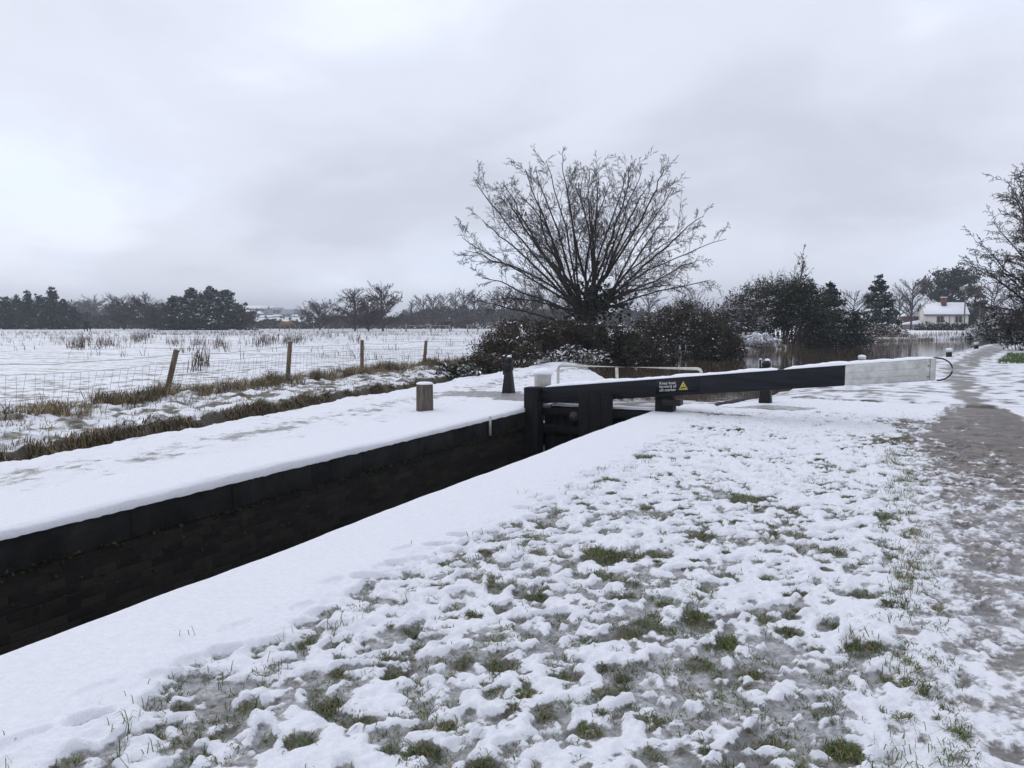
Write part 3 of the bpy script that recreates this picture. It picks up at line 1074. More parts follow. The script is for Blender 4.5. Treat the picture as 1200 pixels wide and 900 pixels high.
mb = MB()
beam_piece(mb, -5.74, -.53)
beam = mb.build('balance_beam', M['black_paint'], gate, bevel=.018)
mb = MB()
beam_piece(mb, -.529, .62, inset=.0)
we = mb.build('beam_end', M['white_paint'], gate, bevel=.018)
tag(we, 'white painted outer end of the beam')
mb = MB()
beam_piece(mb, .624, .70, inset=.002)
mb.build('end_block', M['white_paint'], we, bevel=.012)
for xx, zz in ((.60, .72), (.60, .88)):
    mb = MB()
    mb.tubes([(np.array([(gx(xx), -.145, zz), (gx(xx), -.160, zz)]), [.012, .012], 4)])
    mb.build('bolt', M['rust'], we)
mb = MB()                          # long cracks in the white timber
for k, zf in enumerate((.30, .62)):
    pts = []
    for i in range(10):
        x = -.5 + .11 * i
        zt, zb_ = beam_z(x)
        pts.append((gx(x), -.1493, zb_ + (zt - zb_) * zf + .006 * math.sin(i * 2.1 + k)))
    mb.tubes([(np.array(pts), [.0025] * 10, 3)])
mb.build('timber_crack', M['black_wood'], we)
# snow along the beam
sn = MB()
for xa, xb in ((-5.5, -1.52), (-1.42, .68)):
    n = int((xb - xa) / .06)
    xs_ = np.linspace(xa, xb, n)
    prof = [(-.145, 0), (-.135, .6), (-.08, 1), (.08, 1), (.135, .6), (.145, 0)]
    V = []
    for i, x in enumerate(xs_):
        endf = min(1, min(i, n - 1 - i) / 2.0)
        hh = (.042 + .020 * float(pn(x * 2.2, 0.3, 5)) + .012 * float(pn(x * 9, 4.3, 6))) * (.25 + .75 * endf)
        ww = 1 + .05 * float(pn(x * 5, 2.3, 7))
        for yy, zz in prof:
            V.append((gx(x), yy * ww, beam_z(x)[0] + .002 + zz * hh))
    sn.add(V, [(i * 6 + j, (i + 1) * 6 + j, (i + 1) * 6 + j + 1, i * 6 + j + 1) for i in range(n - 1) for j in range(5)])
sn.build('beam_snow', M['snow'], gate, smooth=True)
# hoop handle on the beam end
mb = MB()
zt, zb_ = beam_z(.70)
pts = [(gx(.66), -.05, zt + .005)]
for i in range(13):
    a = R(90 - i * 15)
    pts.append((gx(.72 + .20 * math.cos(a)), -.05, (zt + zb_) / 2 + .165 * math.sin(a) + .0))
mb.tubes([(np.array(pts), [.012] * len(pts), 6)])
mb.build('hoop_handle', M['iron'], gate, smooth=True)
# posts
mb = MB()
mb.box(gx(-5.85), gx(-5.58), -.32, -.03, -3.1, .355)
mb.build('mitre_post', M['black_wood'], gate, bevel=.015)
mb = MB()
mb.lathe([(.155, .20), (.155, .52), (.165, .53), (.165, .56)], (gx(-5.68), .16, 0), 24)
pc_ = mb.build('post_cap', M['cream_paint'], gate, smooth=False, bevel=.006)
tag(pc_, 'round white painted post top')
mb = MB()
mb.lathe([(.168, .561), (.185, .575), (.18, .61), (.14, .655), (.07, .675), (.01, .68)], (gx(-5.68), .16, 0), 24, jit=.02)
mb.build('cap_snow', M['snow'], pc_, smooth=True)
mb = MB()
mb.box(gx(-3.50), gx(-3.20), -.10, .20, -3.1, .30)
mb.build('heel_post', M['black_wood'], gate, bevel=.015)
mb = MB()
mb.box(gx(-3.36), gx(-3.06), -.17, .1, .12, .22)
mb.build('heel_collar', M['iron'], gate, bevel=.01)
# leaf of the gate
mb = MB()
x = -5.58
while x < -3.52:
    mb.box(gx(x) + .004, gx(min(x + .205, -3.51)) - .004, .02 + rng.uniform(-.004, .004), .10, -3.1, -.03)
    x += .205
mb.build('planking', M['black_wood'], gate)
for zz in (-.02, -.34, -.9, -1.6, -2.3):
    mb = MB()
    mb.box(gx(-5.575), gx(-3.505), -.12, .018, zz - .13, zz)
    mb.build('gate_rail', M['black_wood'], gate, bevel=.012)
mb = MB()
mb.box(gx(-5.44), gx(-3.5), -.02, .30, -.028, .012)
wk = mb.build('walkway_plank', M['black_wood'], gate)
mb = MB()
nn = 36
xs_ = np.linspace(gx(-5.42), gx(-3.52), nn)
V = []
for x in xs_:
    for yy, zz in ((-.02, .013), (0, .035), (.14, .045), (.28, .035), (.30, .013)):
        V.append((x, yy, zz + .006 * float(pn(x * 5, yy * 5, 3))))
mb.add(V, [(i * 5 + j, (i + 1) * 5 + j, (i + 1) * 5 + j + 1, i * 5 + j + 1) for i in range(nn - 1) for j in range(4)])
mb.build('walkway_snow', M['snow'], wk, smooth=True)
mb = MB()
for i in range(3):
    w_ = .207
    mb.box(gx(-4.83) + i * w_ + .002, gx(-4.83) + (i + 1) * w_ - .002, -.245, -.19, -1.5, .30)
mb.build('paddle_board', M['black_wood'], gate, bevel=.006)
mb = MB()
a = np.arange(20) / 20 * 2 * np.pi
c0 = np.array([gx(-4.95), -.16, -.145])
V = [c0 + np.array([.085 * math.cos(t), yy, .085 * math.sin(t)]) for yy in (0, .035) for t in a]
mb.add(V + [c0], [(i, (i + 1) % 20, 20 + (i + 1) % 20, 20 + i) for i in range(20)], [(40, (i + 1) % 20, i) for i in range(20)])
mb.build('rusty_disc', M['rust'], gate)
# handrail
mb = MB()
z0, z1, yr = .02, .735, .178
xa, xb, xm = gx(-5.38), gx(-2.78), gx(-4.27)


def corner(p, q, r, n=5, rad=.08):
    p, q, r = Vector(p), Vector(q), Vector(r)
    a, b = q + (p - q).normalized() * rad, q + (r - q).normalized() * rad
    return [tuple(a.lerp(q, t).lerp(q.lerp(b, t), t)) for t in np.linspace(0, 1, n)]


pts = [(xa, yr, z0)] + corner((xa, yr, z0), (xa, yr, z1), (xb, yr, z1)) + [((xa + xb) / 2, yr, z1)] + corner((xa, yr, z1), (xb, yr, z1), (xb, yr, z0)) + [(xb, yr, .40)]
mb.tubes([(np.array(pts), [.027] * len(pts), 8), (np.array([(xm, yr, z1 - .01), (xm + .03, yr, .25)]), [.029, .029], 8)])
hr = mb.build('handrail', M['cream_paint'], gate, smooth=True)
# notice painted on the beam
ang = math.atan2(.66, 6.45)


def text_part(txt, x, z, size, parent, name):
    cu = bpy.data.curves.new('text', 'FONT')
    cu.body = txt
    cu.size = size
    cu.extrude = .0008
    tob = bpy.data.objects.new('text', cu)
    col.objects.link(tob)
    dg = bpy.context.evaluated_depsgraph_get()
    me = bpy.data.meshes.new_from_object(tob.evaluated_get(dg))
    bpy.data.objects.remove(tob)
    me.materials.clear()
    me.materials.append(M['lettering'])
    o = bpy.data.objects.new(name, me)
    col.objects.link(o)
    o.parent = parent
    o.location = (gx(x), -.1545, z)
    o.rotation_euler = (R(90), -ang * .75, 0)
    return o


mb = MB()
sp = []
for w in (0, 1):
    for yy in (-.153, -.147):
        for xx in (-3.48, -2.74):
            zt, zb_ = beam_z(xx)
            sp.append((gx(xx), yy, zb_ + .045 if w == 0 else zt - .03))
mb.hexa(sp)
plate = mb.build('notice_plate', M['black_paint'], gate)
for i, tx in enumerate(('Keep boat', 'forward of', 'cill marker')):
    text_part(tx, -3.41, beam_z(-3.41)[0] - .098 - .058 * i, .066, plate, 'lettering')
mb = MB()
zt, zb_ = beam_z(-3.0)
tz = zb_ + .085
v3 = [(gx(-3.085), -.1555, tz), (gx(-2.925), -.1555, tz + .012), (gx(-3.01), -.1555, tz + .15)]
mb.add(v3 + [(p[0], -.151, p[2]) for p in v3], [(0, 3, 4, 1), (1, 4, 5, 2), (2, 5, 3, 0)], [(0, 1, 2)])
tri = mb.build('warning_triangle', M['yellow'], plate)
mb = MB()                          # tilted narrowboat on the sill, in black
cxs = gx(-3.005)
mb.add([(cxs - .042, -.1575, tz + .026), (cxs + .040, -.1575, tz + .044), (cxs + .046, -.1575, tz + .062), (cxs - .040, -.1575, tz + .046)], [(0, 1, 2, 3)])
mb.add([(cxs - .006, -.1575, tz + .072), (cxs + .010, -.1575, tz + .074), (cxs + .008, -.1575, tz + .104), (cxs - .004, -.1575, tz + .102)], [(0, 1, 2, 3)])
for a_, b_ in ((v3[0], v3[1]), (v3[1], v3[2]), (v3[2], v3[0])):
    pass
mb.build('warning_symbol', M['black_paint'], plate)


# ------------------------------------------------------------------ paddle stands, bollards, stump
def paddle_stand(loc, label, grp):
    t = thing('paddle_stand', label, 'paddle stand', loc, 0, grp)
    mb = MB()
    s0, s1 = .118, .070
    mb.hexa([(-s0, -s0, -.03), (s0, -s0, -.03), (-s0, s0, -.03), (s0, s0, -.03), (-s1, -s1, .48), (s1, -s1, .48), (-s1, s1, .48), (s1, s1, .48)])
    mb.build('pedestal', M['iron'], t, bevel=.012)
    mb = MB()
    mb.box(-.085, .085, -.085, .085, .482, .68)
    mb.lathe([(.088, .68), (.085, .73), (.06, .77), (.02, .785)], (0, 0, 0), 16)
    mb.build('gear_case', M['iron'], t, bevel=.02)
    mb = MB()
    mb.box(-.125, -.1, -.03, .03, .40, .80)
    mb.build('rack_bar', M['iron'], t, bevel=.005)
    mb = MB()
    mb.tubes([(np.array([(.03, -.085, .62), (.03, -.16, .62)]), [.022, .018], 4)])
    mb.build('spindle', M['rust'], t)
    mb = MB()
    mb.lathe([(.05, .781), (.055, .79), (.04, .815), (.01, .825)], (0.02, 0, 0), 12, jit=.06)
    mb.lathe([(.025, .801), (.028, .808), (.02, .82), (.005, .825)], (-.112, 0, 0), 10, jit=.06)
    mb.build('snow_cap', M['snow'], t, smooth=True)
    return t


ps = G(596, 461)
paddle_stand((ps.x, ps.y, .0), 'black iron paddle stand on the far lockside, left of the gate post', 'ground paddle stands')
ps = G(897, 470)
paddle_stand((ps.x, ps.y, .0), 'black iron paddle stand behind the balance beam on the towpath side', 'ground paddle stands')

sp_ = G(498, 481)
t = thing('timber_stump', 'weathered round timber strapping post with snow on top beside the lock', 'wooden post', (sp_.x, sp_.y, -.02))
mb = MB()
mb.lathe([(.150, -.05), (.148, .1), (.146, .3), (.145, .46), (.135, .475)], (0, 0, 0), 14, jit=.03)
mb.build('post', M['old_wood'], t)
mb = MB()
mb.lathe([(.140, .476), (.147, .484), (.142, .500), (.11, .512), (.02, .516)], (0, 0, 0), 18, jit=.03)
mb.build('snow_cap', M['snow'], t, smooth=True)


def bollard(p, label):
    t = thing('mooring_bollard', label, 'bollard', p, 0, 'mooring bollards on the canal edge')
    mb = MB()
    mb.lathe([(.125, -.1), (.125, .24)], (0, 0, 0), 18)
    mb.build('post', M['iron'], t)
    mb = MB()
    mb.lathe([(.126, .241), (.14, .26), (.14, .30), (.11, .33), (.03, .34)], (0, 0, 0), 18)
    mb.build('white_top', M['white_paint'], t, smooth=True)
    mb = MB()
    mb.lathe([(.135, .315), (.15, .33), (.145, .37), (.10, .41), (.02, .425)], (0, 0, 0), 18, jit=.03)
    mb.build('snow_cap', M['snow'], t, smooth=True)
    return t


for (px, py), lab in (((1010, 424.5), 'white topped mooring bollard half hidden by the white end of the beam'), ((1112, 418), 'snow capped black and white bollard just above the hoop handle'), ((1144, 408.5), 'most distant small bollard where the towpath bends away')):
    g = G(px, py, 0)
    bollard((g.x, g.y, ground_z(g.x, g.y) - .02), lab)

# ------------------------------------------------------------------ wire fence
fence = thing('wire_fence', 'stock wire fence on leaning wooden posts along the edge of the snowy field', 'fence', (-13, 10, 0))
lean = [(.02, 0), (.05, .02), (.16, .28), (.02, .09), (0, .02), (.02, .10), (0, .04)]
fo = Vector(fence.location)
tops = []
for (x, y), (lx, ly) in zip(FENCE, lean):
    z0 = ground_z(x, y)
    H = .98 if y < 20 else .9
    mb = MB()
    bot = Vector((x, y, z0 - .25)) - fo
    d_ = (RIGHT * ly + FH * -lx * .3 + Vector((0, 0, 1))).normalized()
    top = bot + d_ * (H + .25)
    mb.tubes([(np.array([bot, bot + d_ * .6, top - d_ * .012, top]), [.062, .058, .055, .046], 9)])
    n_ = mb.n
    mb.add([top] + [mb.V[0][-9 + i] for i in range(9)], None, [(0, 1 + i, 1 + (i + 1) % 9) for i in range(9)])
    mb.build('fence_post', M['post_wood'], fence)
    tops.append((bot + fo, d_))
br = []
for (b0, d0), (b1, d1) in zip(tops[:-1], tops[1:]):
    n = 9
    L = (b1 - b0).length
    for h, r in ((.95, .0045), (1.12, .005), (.28, .003), (.40, .003), (.53, .003), (.67, .003), (.82, .003)):
        a, b = b0 + d0 * h, b1 + d1 * h
        pts = [tuple(a.lerp(b, i / (n - 1)) - Vector((0, 0, .05 * math.sin(math.pi * i / (n - 1)) + rng.normal(0, .008))) - fo) for i in range(n)]
        br.append((np.array(pts), [r] * n, 3))
    for i in range(1, int(L / .17)):
        t = i / (L / .17)
        sg = .05 * math.sin(math.pi * t)
        a = b0.lerp(b1, t) + d0.lerp(d1, t) * .22; b = b0.lerp(b1, t) + d0.lerp(d1, t) * .95
        br.append((np.array([tuple(a - fo), tuple(a.lerp(b, .5) + Vector((rng.normal(0, .02), rng.normal(0, .03), -sg)) - fo), tuple(b - Vector((0, 0, sg)) - fo)]), [.0028] * 3, 3))
mb = MB()
mb.tubes(br)
mb.build('wire_mesh', M['wire'], fence)


# ------------------------------------------------------------------ vegetation builders
def unit(v):
    return v / (np.linalg.norm(v) + 1e-9)


def polyline(a, b, bow, n, wob):
    """curve from a to b pulled towards a + bow at its middle, with a growing wobble"""
    t = np.linspace(0, 1, n)[:, None]
    c = (a + b) / 2 + bow
    p = (1 - t) ** 2 * a + 2 * t * (1 - t) * c + t * t * b
    L = np.linalg.norm(b - a)
    w = np.cumsum(rng.standard_normal((n, 3)), axis=0) * wob * L / n
    return p + w * t


def ramify(out, pts, rad, lvl, counts, ratio, ang, k=3, up=0.25, droop=0.0, rmin=0.008, start=0.22):
    """side shoots along pts, recursive; out is a list per level"""
    if lvl >= len(counts):
        return
    n = len(pts)
    L = np.linalg.norm(pts[-1] - pts[0])
    for i in range(counts[lvl]):
        t = start + (1 - start) * (i + rng.random()) / counts[lvl]
        f = t * (n - 1)
        j = min(int(f), n - 2)
        p = pts[j] + (pts[j + 1] - pts[j]) * (f - j)
        d = unit(pts[j + 1] - pts[j])
        q = rng.standard_normal(3)
        q = unit(q - d * (q @ d))
        a = ang * (0.7 + 0.6 * rng.random())
        dirn = unit(d * math.cos(a) + q * math.sin(a) + np.array([0, 0, up - droop]))
        ln = L * ratio * (1.15 - 0.65 * t) * (0.55 + 0.8 * rng.random())
        m = 5 if lvl == 0 else 4 if lvl == 1 else 3
        e = p + dirn * ln
        bow = np.array([0, 0, (0.08 + droop * .5) * ln]) + rng.standard_normal(3) * 0.05 * ln
        pp = polyline(p, e, bow, m, 0.10)
        r0 = max(rmin, (rad[0] * (1 - t) + rad[1] * t) * 0.55)
        r1 = max(rmin * .8, r0 * 0.4)
        out[min(lvl, len(out) - 1)].append((pp, list(np.linspace(r0, r1, m)), k))
        ramify(out, pp, (r0, r1), lvl + 1, counts, ratio * 1.05, ang, k, up, droop, rmin, 0.15)


def ends(out, per=2, jit=0.15):
    p = []
    for lv in out:
        for pts, r, k in lv:
            for t in rng.random(per):
                i = min(int(t * (len(pts) - 1) + .5), len(pts) - 1)
                p.append(pts[i] + rng.standard_normal(3) * jit)
    return np.array(p) if p else np.zeros((0, 3))


def up_normals(n, s=0.45):
    v = rng.standard_normal((n, 3)) * s
    v[:, 2] = 1
    return v


# --------------------------------------------------------------- the big bare tree across the canal
def big_tree():
    TD = 38.0
    b = P(683, 403, TD)
    base = np.array([b.x, b.y, ground_z(b.x, b.y) - .1])
    root = thing('bare_tree', 'large leafless many-limbed tree fanning out above dark undergrowth across the canal', 'tree', base)
    head = np.array(P(688, 372, TD)) - base
    mb = MB()
    trunk = []
    n = 7
    pts = np.array([[0, 0, -.2], [.02, 0, .3], [.05, .03, .8], [.1, .02, 1.3], head * [1, 1, .9], head, head + [.05, 0, .35]])
    trunk.append((pts, [.56, .47, .43, .44, .47, .44, .25], 10))
    mb.tubes(trunk)
    mb.build('trunk', M['bark'], root, smooth=True)
    tg = [(80, 170), (40, 350), (30, 432), (70, 580), (150, 600), (205, 120), (282, 112), (330, 190), (362, 50), (420, 42), (470, 160), (520, 190), (552, 92), (640, 62),
          (700, 40), (735, 120), (838, 80), (800, 200), (880, 182), (955, 262), (900, 330), (1045, 378), (985, 520), (890, 575), (940, 440), (140, 260), (110, 470), (600, 150), (250, 200), (420, 170), (180, 180), (760, 170), (860, 260), (300, 80), (590, 70)]
    limbs, tw = [], [[], [], []]
    tgt = []
    for (x, y) in tg:
        x, y = 500 + (x - 500) * .93, 640 + (y - 640) * .875
        tgt.append(np.array(P(520 + x / 3.103, 150 + y / 3.103, TD + rng.uniform(-3.4, 3.4))) - base)
    tgt.sort(key=lambda e: math.atan2(e[2] - head[2], (e - head) @ np.array(RIGHT)))
    i = 0
    while i < len(tgt):
        grp = tgt[i:i + int(rng.integers(2, 5))]
        i += len(grp)
        mean = sum(grp) / len(grp)
        a = head + np.array([rng.normal(0, .2), rng.normal(0, .2), rng.uniform(-.55, .2)])
        fork = a + (mean - a) * rng.uniform(.24, .42) + rng.standard_normal(3) * .25
        pr = polyline(a, fork, rng.standard_normal(3) * .18 + [0, 0, .05], 8, .16)
        r0 = .045 + .018 * len(grp) + rng.uniform(0, .025)
        limbs.append((pr, list(np.linspace(r0 * 1.25, r0 * .8, 8)), 7))
        ramify(tw, pr, (r0 * .4, .02), 0, (3, 6, 4), .55, .8, 3, .25, 0, .009, .3)
        for e in grp:
            t = rng.uniform(.45, 1.0)
            j = int(t * 7)
            st = pr[j]
            L = np.linalg.norm(e - st)
            low = max(0, 1 - (e[2] - st[2]) / L)
            bow = np.array([0, 0, L * .09 * low]) + rng.standard_normal(3) * L * .07
            pts = polyline(st, e, bow, 14, .15)
            r1 = min(r0 * .72, rng.uniform(.034, .058))
            limbs.append((pts, list(r1 * (1 - np.linspace(0, 1, 14)) ** .75 + .013), 6))
            ramify(tw, pts, (r1 * .75, .016), 0, (13, 9, 6), .34, .78, 3, .14, 0, .0076, .08)
    mb = MB()
    mb.tubes(limbs)
    mb.build('limbs', M['bark'], root, smooth=True)
    mb = MB()
    for lv in tw:
        mb.tubes(lv)
    mb.build('crown', M['twig'], root)
    # dark ivy and dead leaves in the fork
    mb = MB()
    c = head + rng.standard_normal((1300, 3)) * [.7, .7, .5] + [.35, .2, .75]
    mb.cards(c, .12)
    c = np.array([0, 0, 1.1]) + rng.standard_normal((500, 3)) * [.5, .5, .6]
    mb.cards(c, .12)
    c = head + [-2.9, -1.1, 4.8] + rng.standard_normal((26, 3)) * .15
    mb.cards(c, .1, mi=1)
    mb.build('ivy', [M['leaf_dark'], M['leaf_brown']], root)
    return root


big_tree()


# --------------------------------------------------------------- shrubs
def shrub(name, label, cat, base, w, d, h, nstem=40, leaves=6000, leaf=('leaf_dark', 'leaf_ivy'), twig='twig', lsize=.10, snow=800, ssize=.12,
          lean=0.0, counts=(7, 4), rz=YAW, tall=None, twigout=1.0, rmin=.007, snow_low=.25, group=None, droop=0.0, fill=.75):
    """base centre point; w across the view, d deep, h high; rz turns its own x axis"""
    root = thing(name, label, cat, base, rz, group)
    tw = [[], []]
    stems = []
    for i in range(nstem):
        u, v = rng.uniform(-1, 1), rng.uniform(-1, 1)
        top = np.array([u * w / 2, v * d / 2, 0])
        dome = math.sqrt(max(0.08, 1 - .72 * u * u - .35 * v * v))
        hh = h * dome * rng.uniform(.62, 1.06) * (1 if tall is None else tall(u))
        top[2] = hh
        top[0] += lean * hh
        st = np.array([u * w * .32, v * d * .32, -.1])
        pts = polyline(st, top, rng.standard_normal(3) * .12 * hh * [1, 1, .2] + [u * w * .06, 0, 0], 7, .14)
        r0 = .012 + .005 * hh
        stems.append((pts, list(np.linspace(r0, rmin, 7)), 4))
        ramify(tw, pts, (r0 * .7, rmin), 0, counts, .36 * twigout, .75, 3, .12, droop, rmin, .25)
    mb = MB()
    mb.tubes(stems)
    for lv in tw:
        mb.tubes(lv)
    mb.build('stems', M[twig], root)
    # leaf clumps sit around the stems and shoots
    pool = ends(tw, 1, .05)
    pool = np.concatenate([pool, ends([stems], 4, .1)])
    if leaves:
        pick = pool[rng.integers(0, len(pool), max(1, leaves // 14))]
        rel = pick[:, 2] / h
        pick = pick[(rel < fill + .25 * rng.random(len(pick)))]
        c = np.repeat(pick, 14, axis=0)
        c = c + rng.standard_normal(c.shape) * [lsize * 2.0, lsize * 2.0, lsize * 1.6]
        c[:, 2] = np.maximum(c[:, 2], .02)
        mb = MB()
        h1 = rng.random(len(c)) < .65
        mb.cards(c[h1], lsize, mi=0)
        mb.cards(c[~h1], lsize * .9, mi=1)
        mb.build('foliage', [M[leaf[0]], M[leaf[1]]], root)
    if snow:
        pick = pool[rng.integers(0, len(pool), snow)]
        nzv = pn(pick[:, 0] / (.22 * w) + 3, pick[:, 2] / (.3 * h), 17) + .5 * pn(pick[:, 0] * 1.3, pick[:, 2] * 2, 18)
        pick = pick[(nzv > -snow_low) & (pick[:, 2] > .1 * h)]
        c = np.repeat(pick, 3, axis=0) + rng.standard_normal((len(pick) * 3, 3)) * [ssize * 1.2, ssize * 1.2, ssize * .3] + [0, 0, .02]
        mb = MB()
        mb.cards(c, ssize * .5, up_normals(len(c)), 2.6)
        mb.build('snow_dusting', M['snow'], root)
    return root


def gb(px, dist, dz=0.0):
    p = P(px, 400, dist)
    return (p.x, p.y, ground_z(p.x, p.y) + dz)


# dark tangle along the far bank under the big tree
shrub('bramble_thicket', 'low dark bramble thicket at the left foot of the big bare tree', 'bush', gb(622, 34.0), 3.6, 2.4, 1.75, 46, 15000, lsize=.062, snow=140, leaf=('leaf_brown', 'leaf_dark'), twig='twig_red', counts=(10, 7))
shrub('hawthorn_bush', 'dark leafy bush hiding the trunk of the big bare tree', 'bush', gb(688, 34.6), 4.4, 2.6, 1.6, 50, 22000, lsize=.062, snow=120, counts=(10, 7), leaf=('leaf_dark', 'leaf_brown'), twig='twig_red')
shrub('hawthorn_bush', 'dark brown bush right of the big bare tree trunk, behind the handrail', 'bush', gb(745, 35.6), 3.6, 2.4, 2.3, 46, 15000, lsize=.062, snow=500, ssize=.10, leaf=('leaf_brown', 'leaf_dark'), twig='twig_red', counts=(10, 7))
shrub('hawthorn_bush', 'broad twiggy bush with snow dusted shoots behind the right end of the handrail', 'bush', gb(800, 41.5), 5.4, 3.4, 4.2, 70, 19000, lsize=.07, snow=800, ssize=.10, leaf=('leaf_ivy', 'leaf_brown'), counts=(11, 8), fill=.62, twig='twig_red')
shrub('hawthorn_bush', 'brown green bush thinning into the reeds right of the snow dusted bush', 'bush', gb(845, 44), 2.6, 2.2, 2.6, 40, 8000, lsize=.07, snow=300, leaf=('leaf_brown', 'leaf_ivy'), fill=.6, counts=(10, 6), twig='twig_red')
shrub('hawthorn_bush', 'tall brown twiggy bush standing in the gap behind the warning triangle', 'bush', gb(806, 44.5), 3.6, 2.2, 3.2, 56, 9000, lsize=.065, snow=260, ssize=.09, leaf=('leaf_brown', 'leaf_ivy'), fill=.7, counts=(11, 8), twig='twig_red')
shrub('bramble', 'small dark bramble with a snow tuft at the end of the wire fence', 'bush', gb(570, 26.5), 1.5, 1.3, .75, 44, 5000, lsize=.045, snow=200, ssize=.08, counts=(9, 6), leaf=('leaf_brown', 'leaf_ivy'), twig='twig_red')
shrub('bramble', 'green bramble spilling down the ditch bank behind the timber stump', 'bush', gb(540, 23.8), 1.0, .8, .42, 24, 2400, lsize=.07, snow=230, leaf=('leaf_ivy', 'leaf_dark'))
shrub('bramble', 'dark bramble left of the iron paddle stand on the far bank', 'bush', gb(592, 29), 2.4, 1.8, 1.25, 44, 7000, lsize=.048, snow=190, ssize=.08, counts=(9, 6), leaf=('leaf_brown', 'leaf_ivy'), twig='twig_red')
shrub('bramble', 'flattened snow laden bramble between the gate post and the dark thicket', 'bush', gb(672, 31.5), 2.4, 1.0, .55, 26, 900, lsize=.06, snow=170, ssize=.11, leaf=('leaf_brown', 'leaf_dark'), snow_low=.6)

# wind-swept snowy shoots and the big evergreen clump on the bend
shrub('willow_scrub', 'grey scrub of long leaning shoots frosted with snow beside the evergreen clump', 'bush', gb(842, 57), 5.0, 3.0, 4.7, 90, 1200, lsize=.12, snow=1100, ssize=.11, lean=.46, counts=(10, 6), leaf=('leaf_brown', 'leaf_dark'), fill=.5, snow_low=.5, tall=lambda u: .62 + .42 * (u + 1) / 2)
shrub('evergreen_clump', 'tall dark holly and ivy clump with bare tips on the canal bend', 'bush', gb(914, 61), 6.9, 4.6, 5.3, 96, 36000, lsize=.115, snow=3600, ssize=.10, counts=(10, 6), leaf=('leaf_ivy', 'leaf_dark'), fill=.70, rmin=.012, tall=lambda u: 1.0)
shrub('evergreen_clump', 'lower dark evergreen shrub in front of the small conifer on the bend', 'bush', gb(974, 65), 4.8, 4.0, 4.0, 56, 20000, lsize=.115, snow=1500, ssize=.10, counts=(8, 4), leaf=('leaf_dark', 'leaf_ivy'), fill=.85, rmin=.011)
shrub('bramble_bank', 'brown bramble bank with snow caught on it at the waterside under the conifers', 'bush', gb(1000, 78), 5.2, 2.6, 1.9, 44, 9000, lsize=.10, snow=700, ssize=.2, leaf=('leaf_brown', 'reed'), twig='twig_red', rmin=.011)
shrub('bramble_bank', 'reddish scrub at the waterside left of the white cottage', 'bush', gb(1034, 88), 4.4, 2.6, 1.5, 44, 8000, lsize=.11, snow=900, ssize=.2, leaf=('leaf_brown', 'leaf_dark'), twig='twig_red', rmin=.012)
shrub('bramble_bank', 'snow covered clump of fallen stems on the waterline left of the evergreen clump', 'bush', gb(878, 53.5), 3.4, 1.4, .8, 26, 300, lsize=.1, snow=900, ssize=.2, leaf=('leaf_brown', 'reed'), snow_low=1.0)


def thin_sapling():
    b = gb(936, 63)
    root = thing('leafy_sapling', 'thin sapling with a few brown leaves rising above the evergreen clump', 'tree', b)
    tw = [[], []]
    H = 6.9
    pts = polyline(np.array([0, 0, 0.0]), np.array([.15, 0, H]), np.array([.1, 0, 0]), 10, .05)
    ramify(tw, pts, (.06, .02), 0, (16, 3), .26, .6, 3, .3, 0, .018, .55)
    mb = MB(); mb.tubes([(pts, list(np.linspace(.09, .02, 10)), 6)]); mb.build('trunk', M['bark'], root)
    mb = MB()
    for lv in tw: mb.tubes(lv)
    mb.build('crown', M['twig'], root)
    mb = MB(); mb.cards(ends(tw, 1, .06)[:60], .15); mb.build('leaves', M['leaf_brown'], root)


thin_sapling()


# --------------------------------------------------------------- conifers and far trees
def conifer(name, label, base, H, Wd, mats=('needle_blue', 'needle'), snow=.25, csize=.30, bare=.08, layers=None, per=9, group=None, top=.16, dens=1.0):
    root = thing(name, label, 'tree', base, rng.uniform(0, 6), group)
    mb = MB()
    mb.tubes([(np.array([[0, 0, -.2], [0, 0, H * .5], [0.05, 0, H * .97]]), [H * .022 + .05, H * .014, .03], 6)])
    mb.build('trunk', M['bark'], root)
    layers = layers or int(H * 2.4)
    C, S, br = [], [], []
    for i in range(layers):
        f = bare + (1 - bare) * (i + rng.random()) / layers
        R_ = Wd / 2 * ((1 - f) ** .75 + top * (1 - f)) * rng.uniform(.72, 1.12)
        for k in range(per):
            a = rng.uniform(0, 2 * np.pi)
            L = max(.25, R_ * rng.uniform(.7, 1.15))
            d = np.array([math.cos(a), math.sin(a), rng.uniform(-.10, .42)])
            p0 = np.array([0, 0, f * H * .96])
            br.append((np.array([p0, p0 + d * L * .6, p0 + d * L + [0, 0, .05 * L]]), [.025, .018, .01], 3))
            n = max(2, int(L / csize * 4.2 * dens))
            t = rng.random(n) ** .7
            c = p0 + d * L * t[:, None] + rng.standard_normal((n, 3)) * csize * [.55, .55, .32]
            C.append(c)
            m = rng.random(n) < snow * (.3 + 1.2 * (pn(np.array([a * 1.2]), np.array([f * 7]), 31)[0] > 0))
            S.append(c[m] + [0, 0, csize * .32])
    mb = MB(); mb.tubes(br); mb.build('branches', M['bark'], root)
    C = np.concatenate(C)
    mb = MB()
    h1 = rng.random(len(C)) < .6
    mb.cards(C[h1], csize, mi=0); mb.cards(C[~h1], csize, mi=1)
    mb.build('crown', [M[mats[0]], M[mats[1]]], root)
    S = np.concatenate(S)
    if len(S):
        mb = MB(); mb.cards(S, csize * .8, up_normals(len(S), .35)); mb.build('snow_on_boughs', M['snow'], root)
    return root


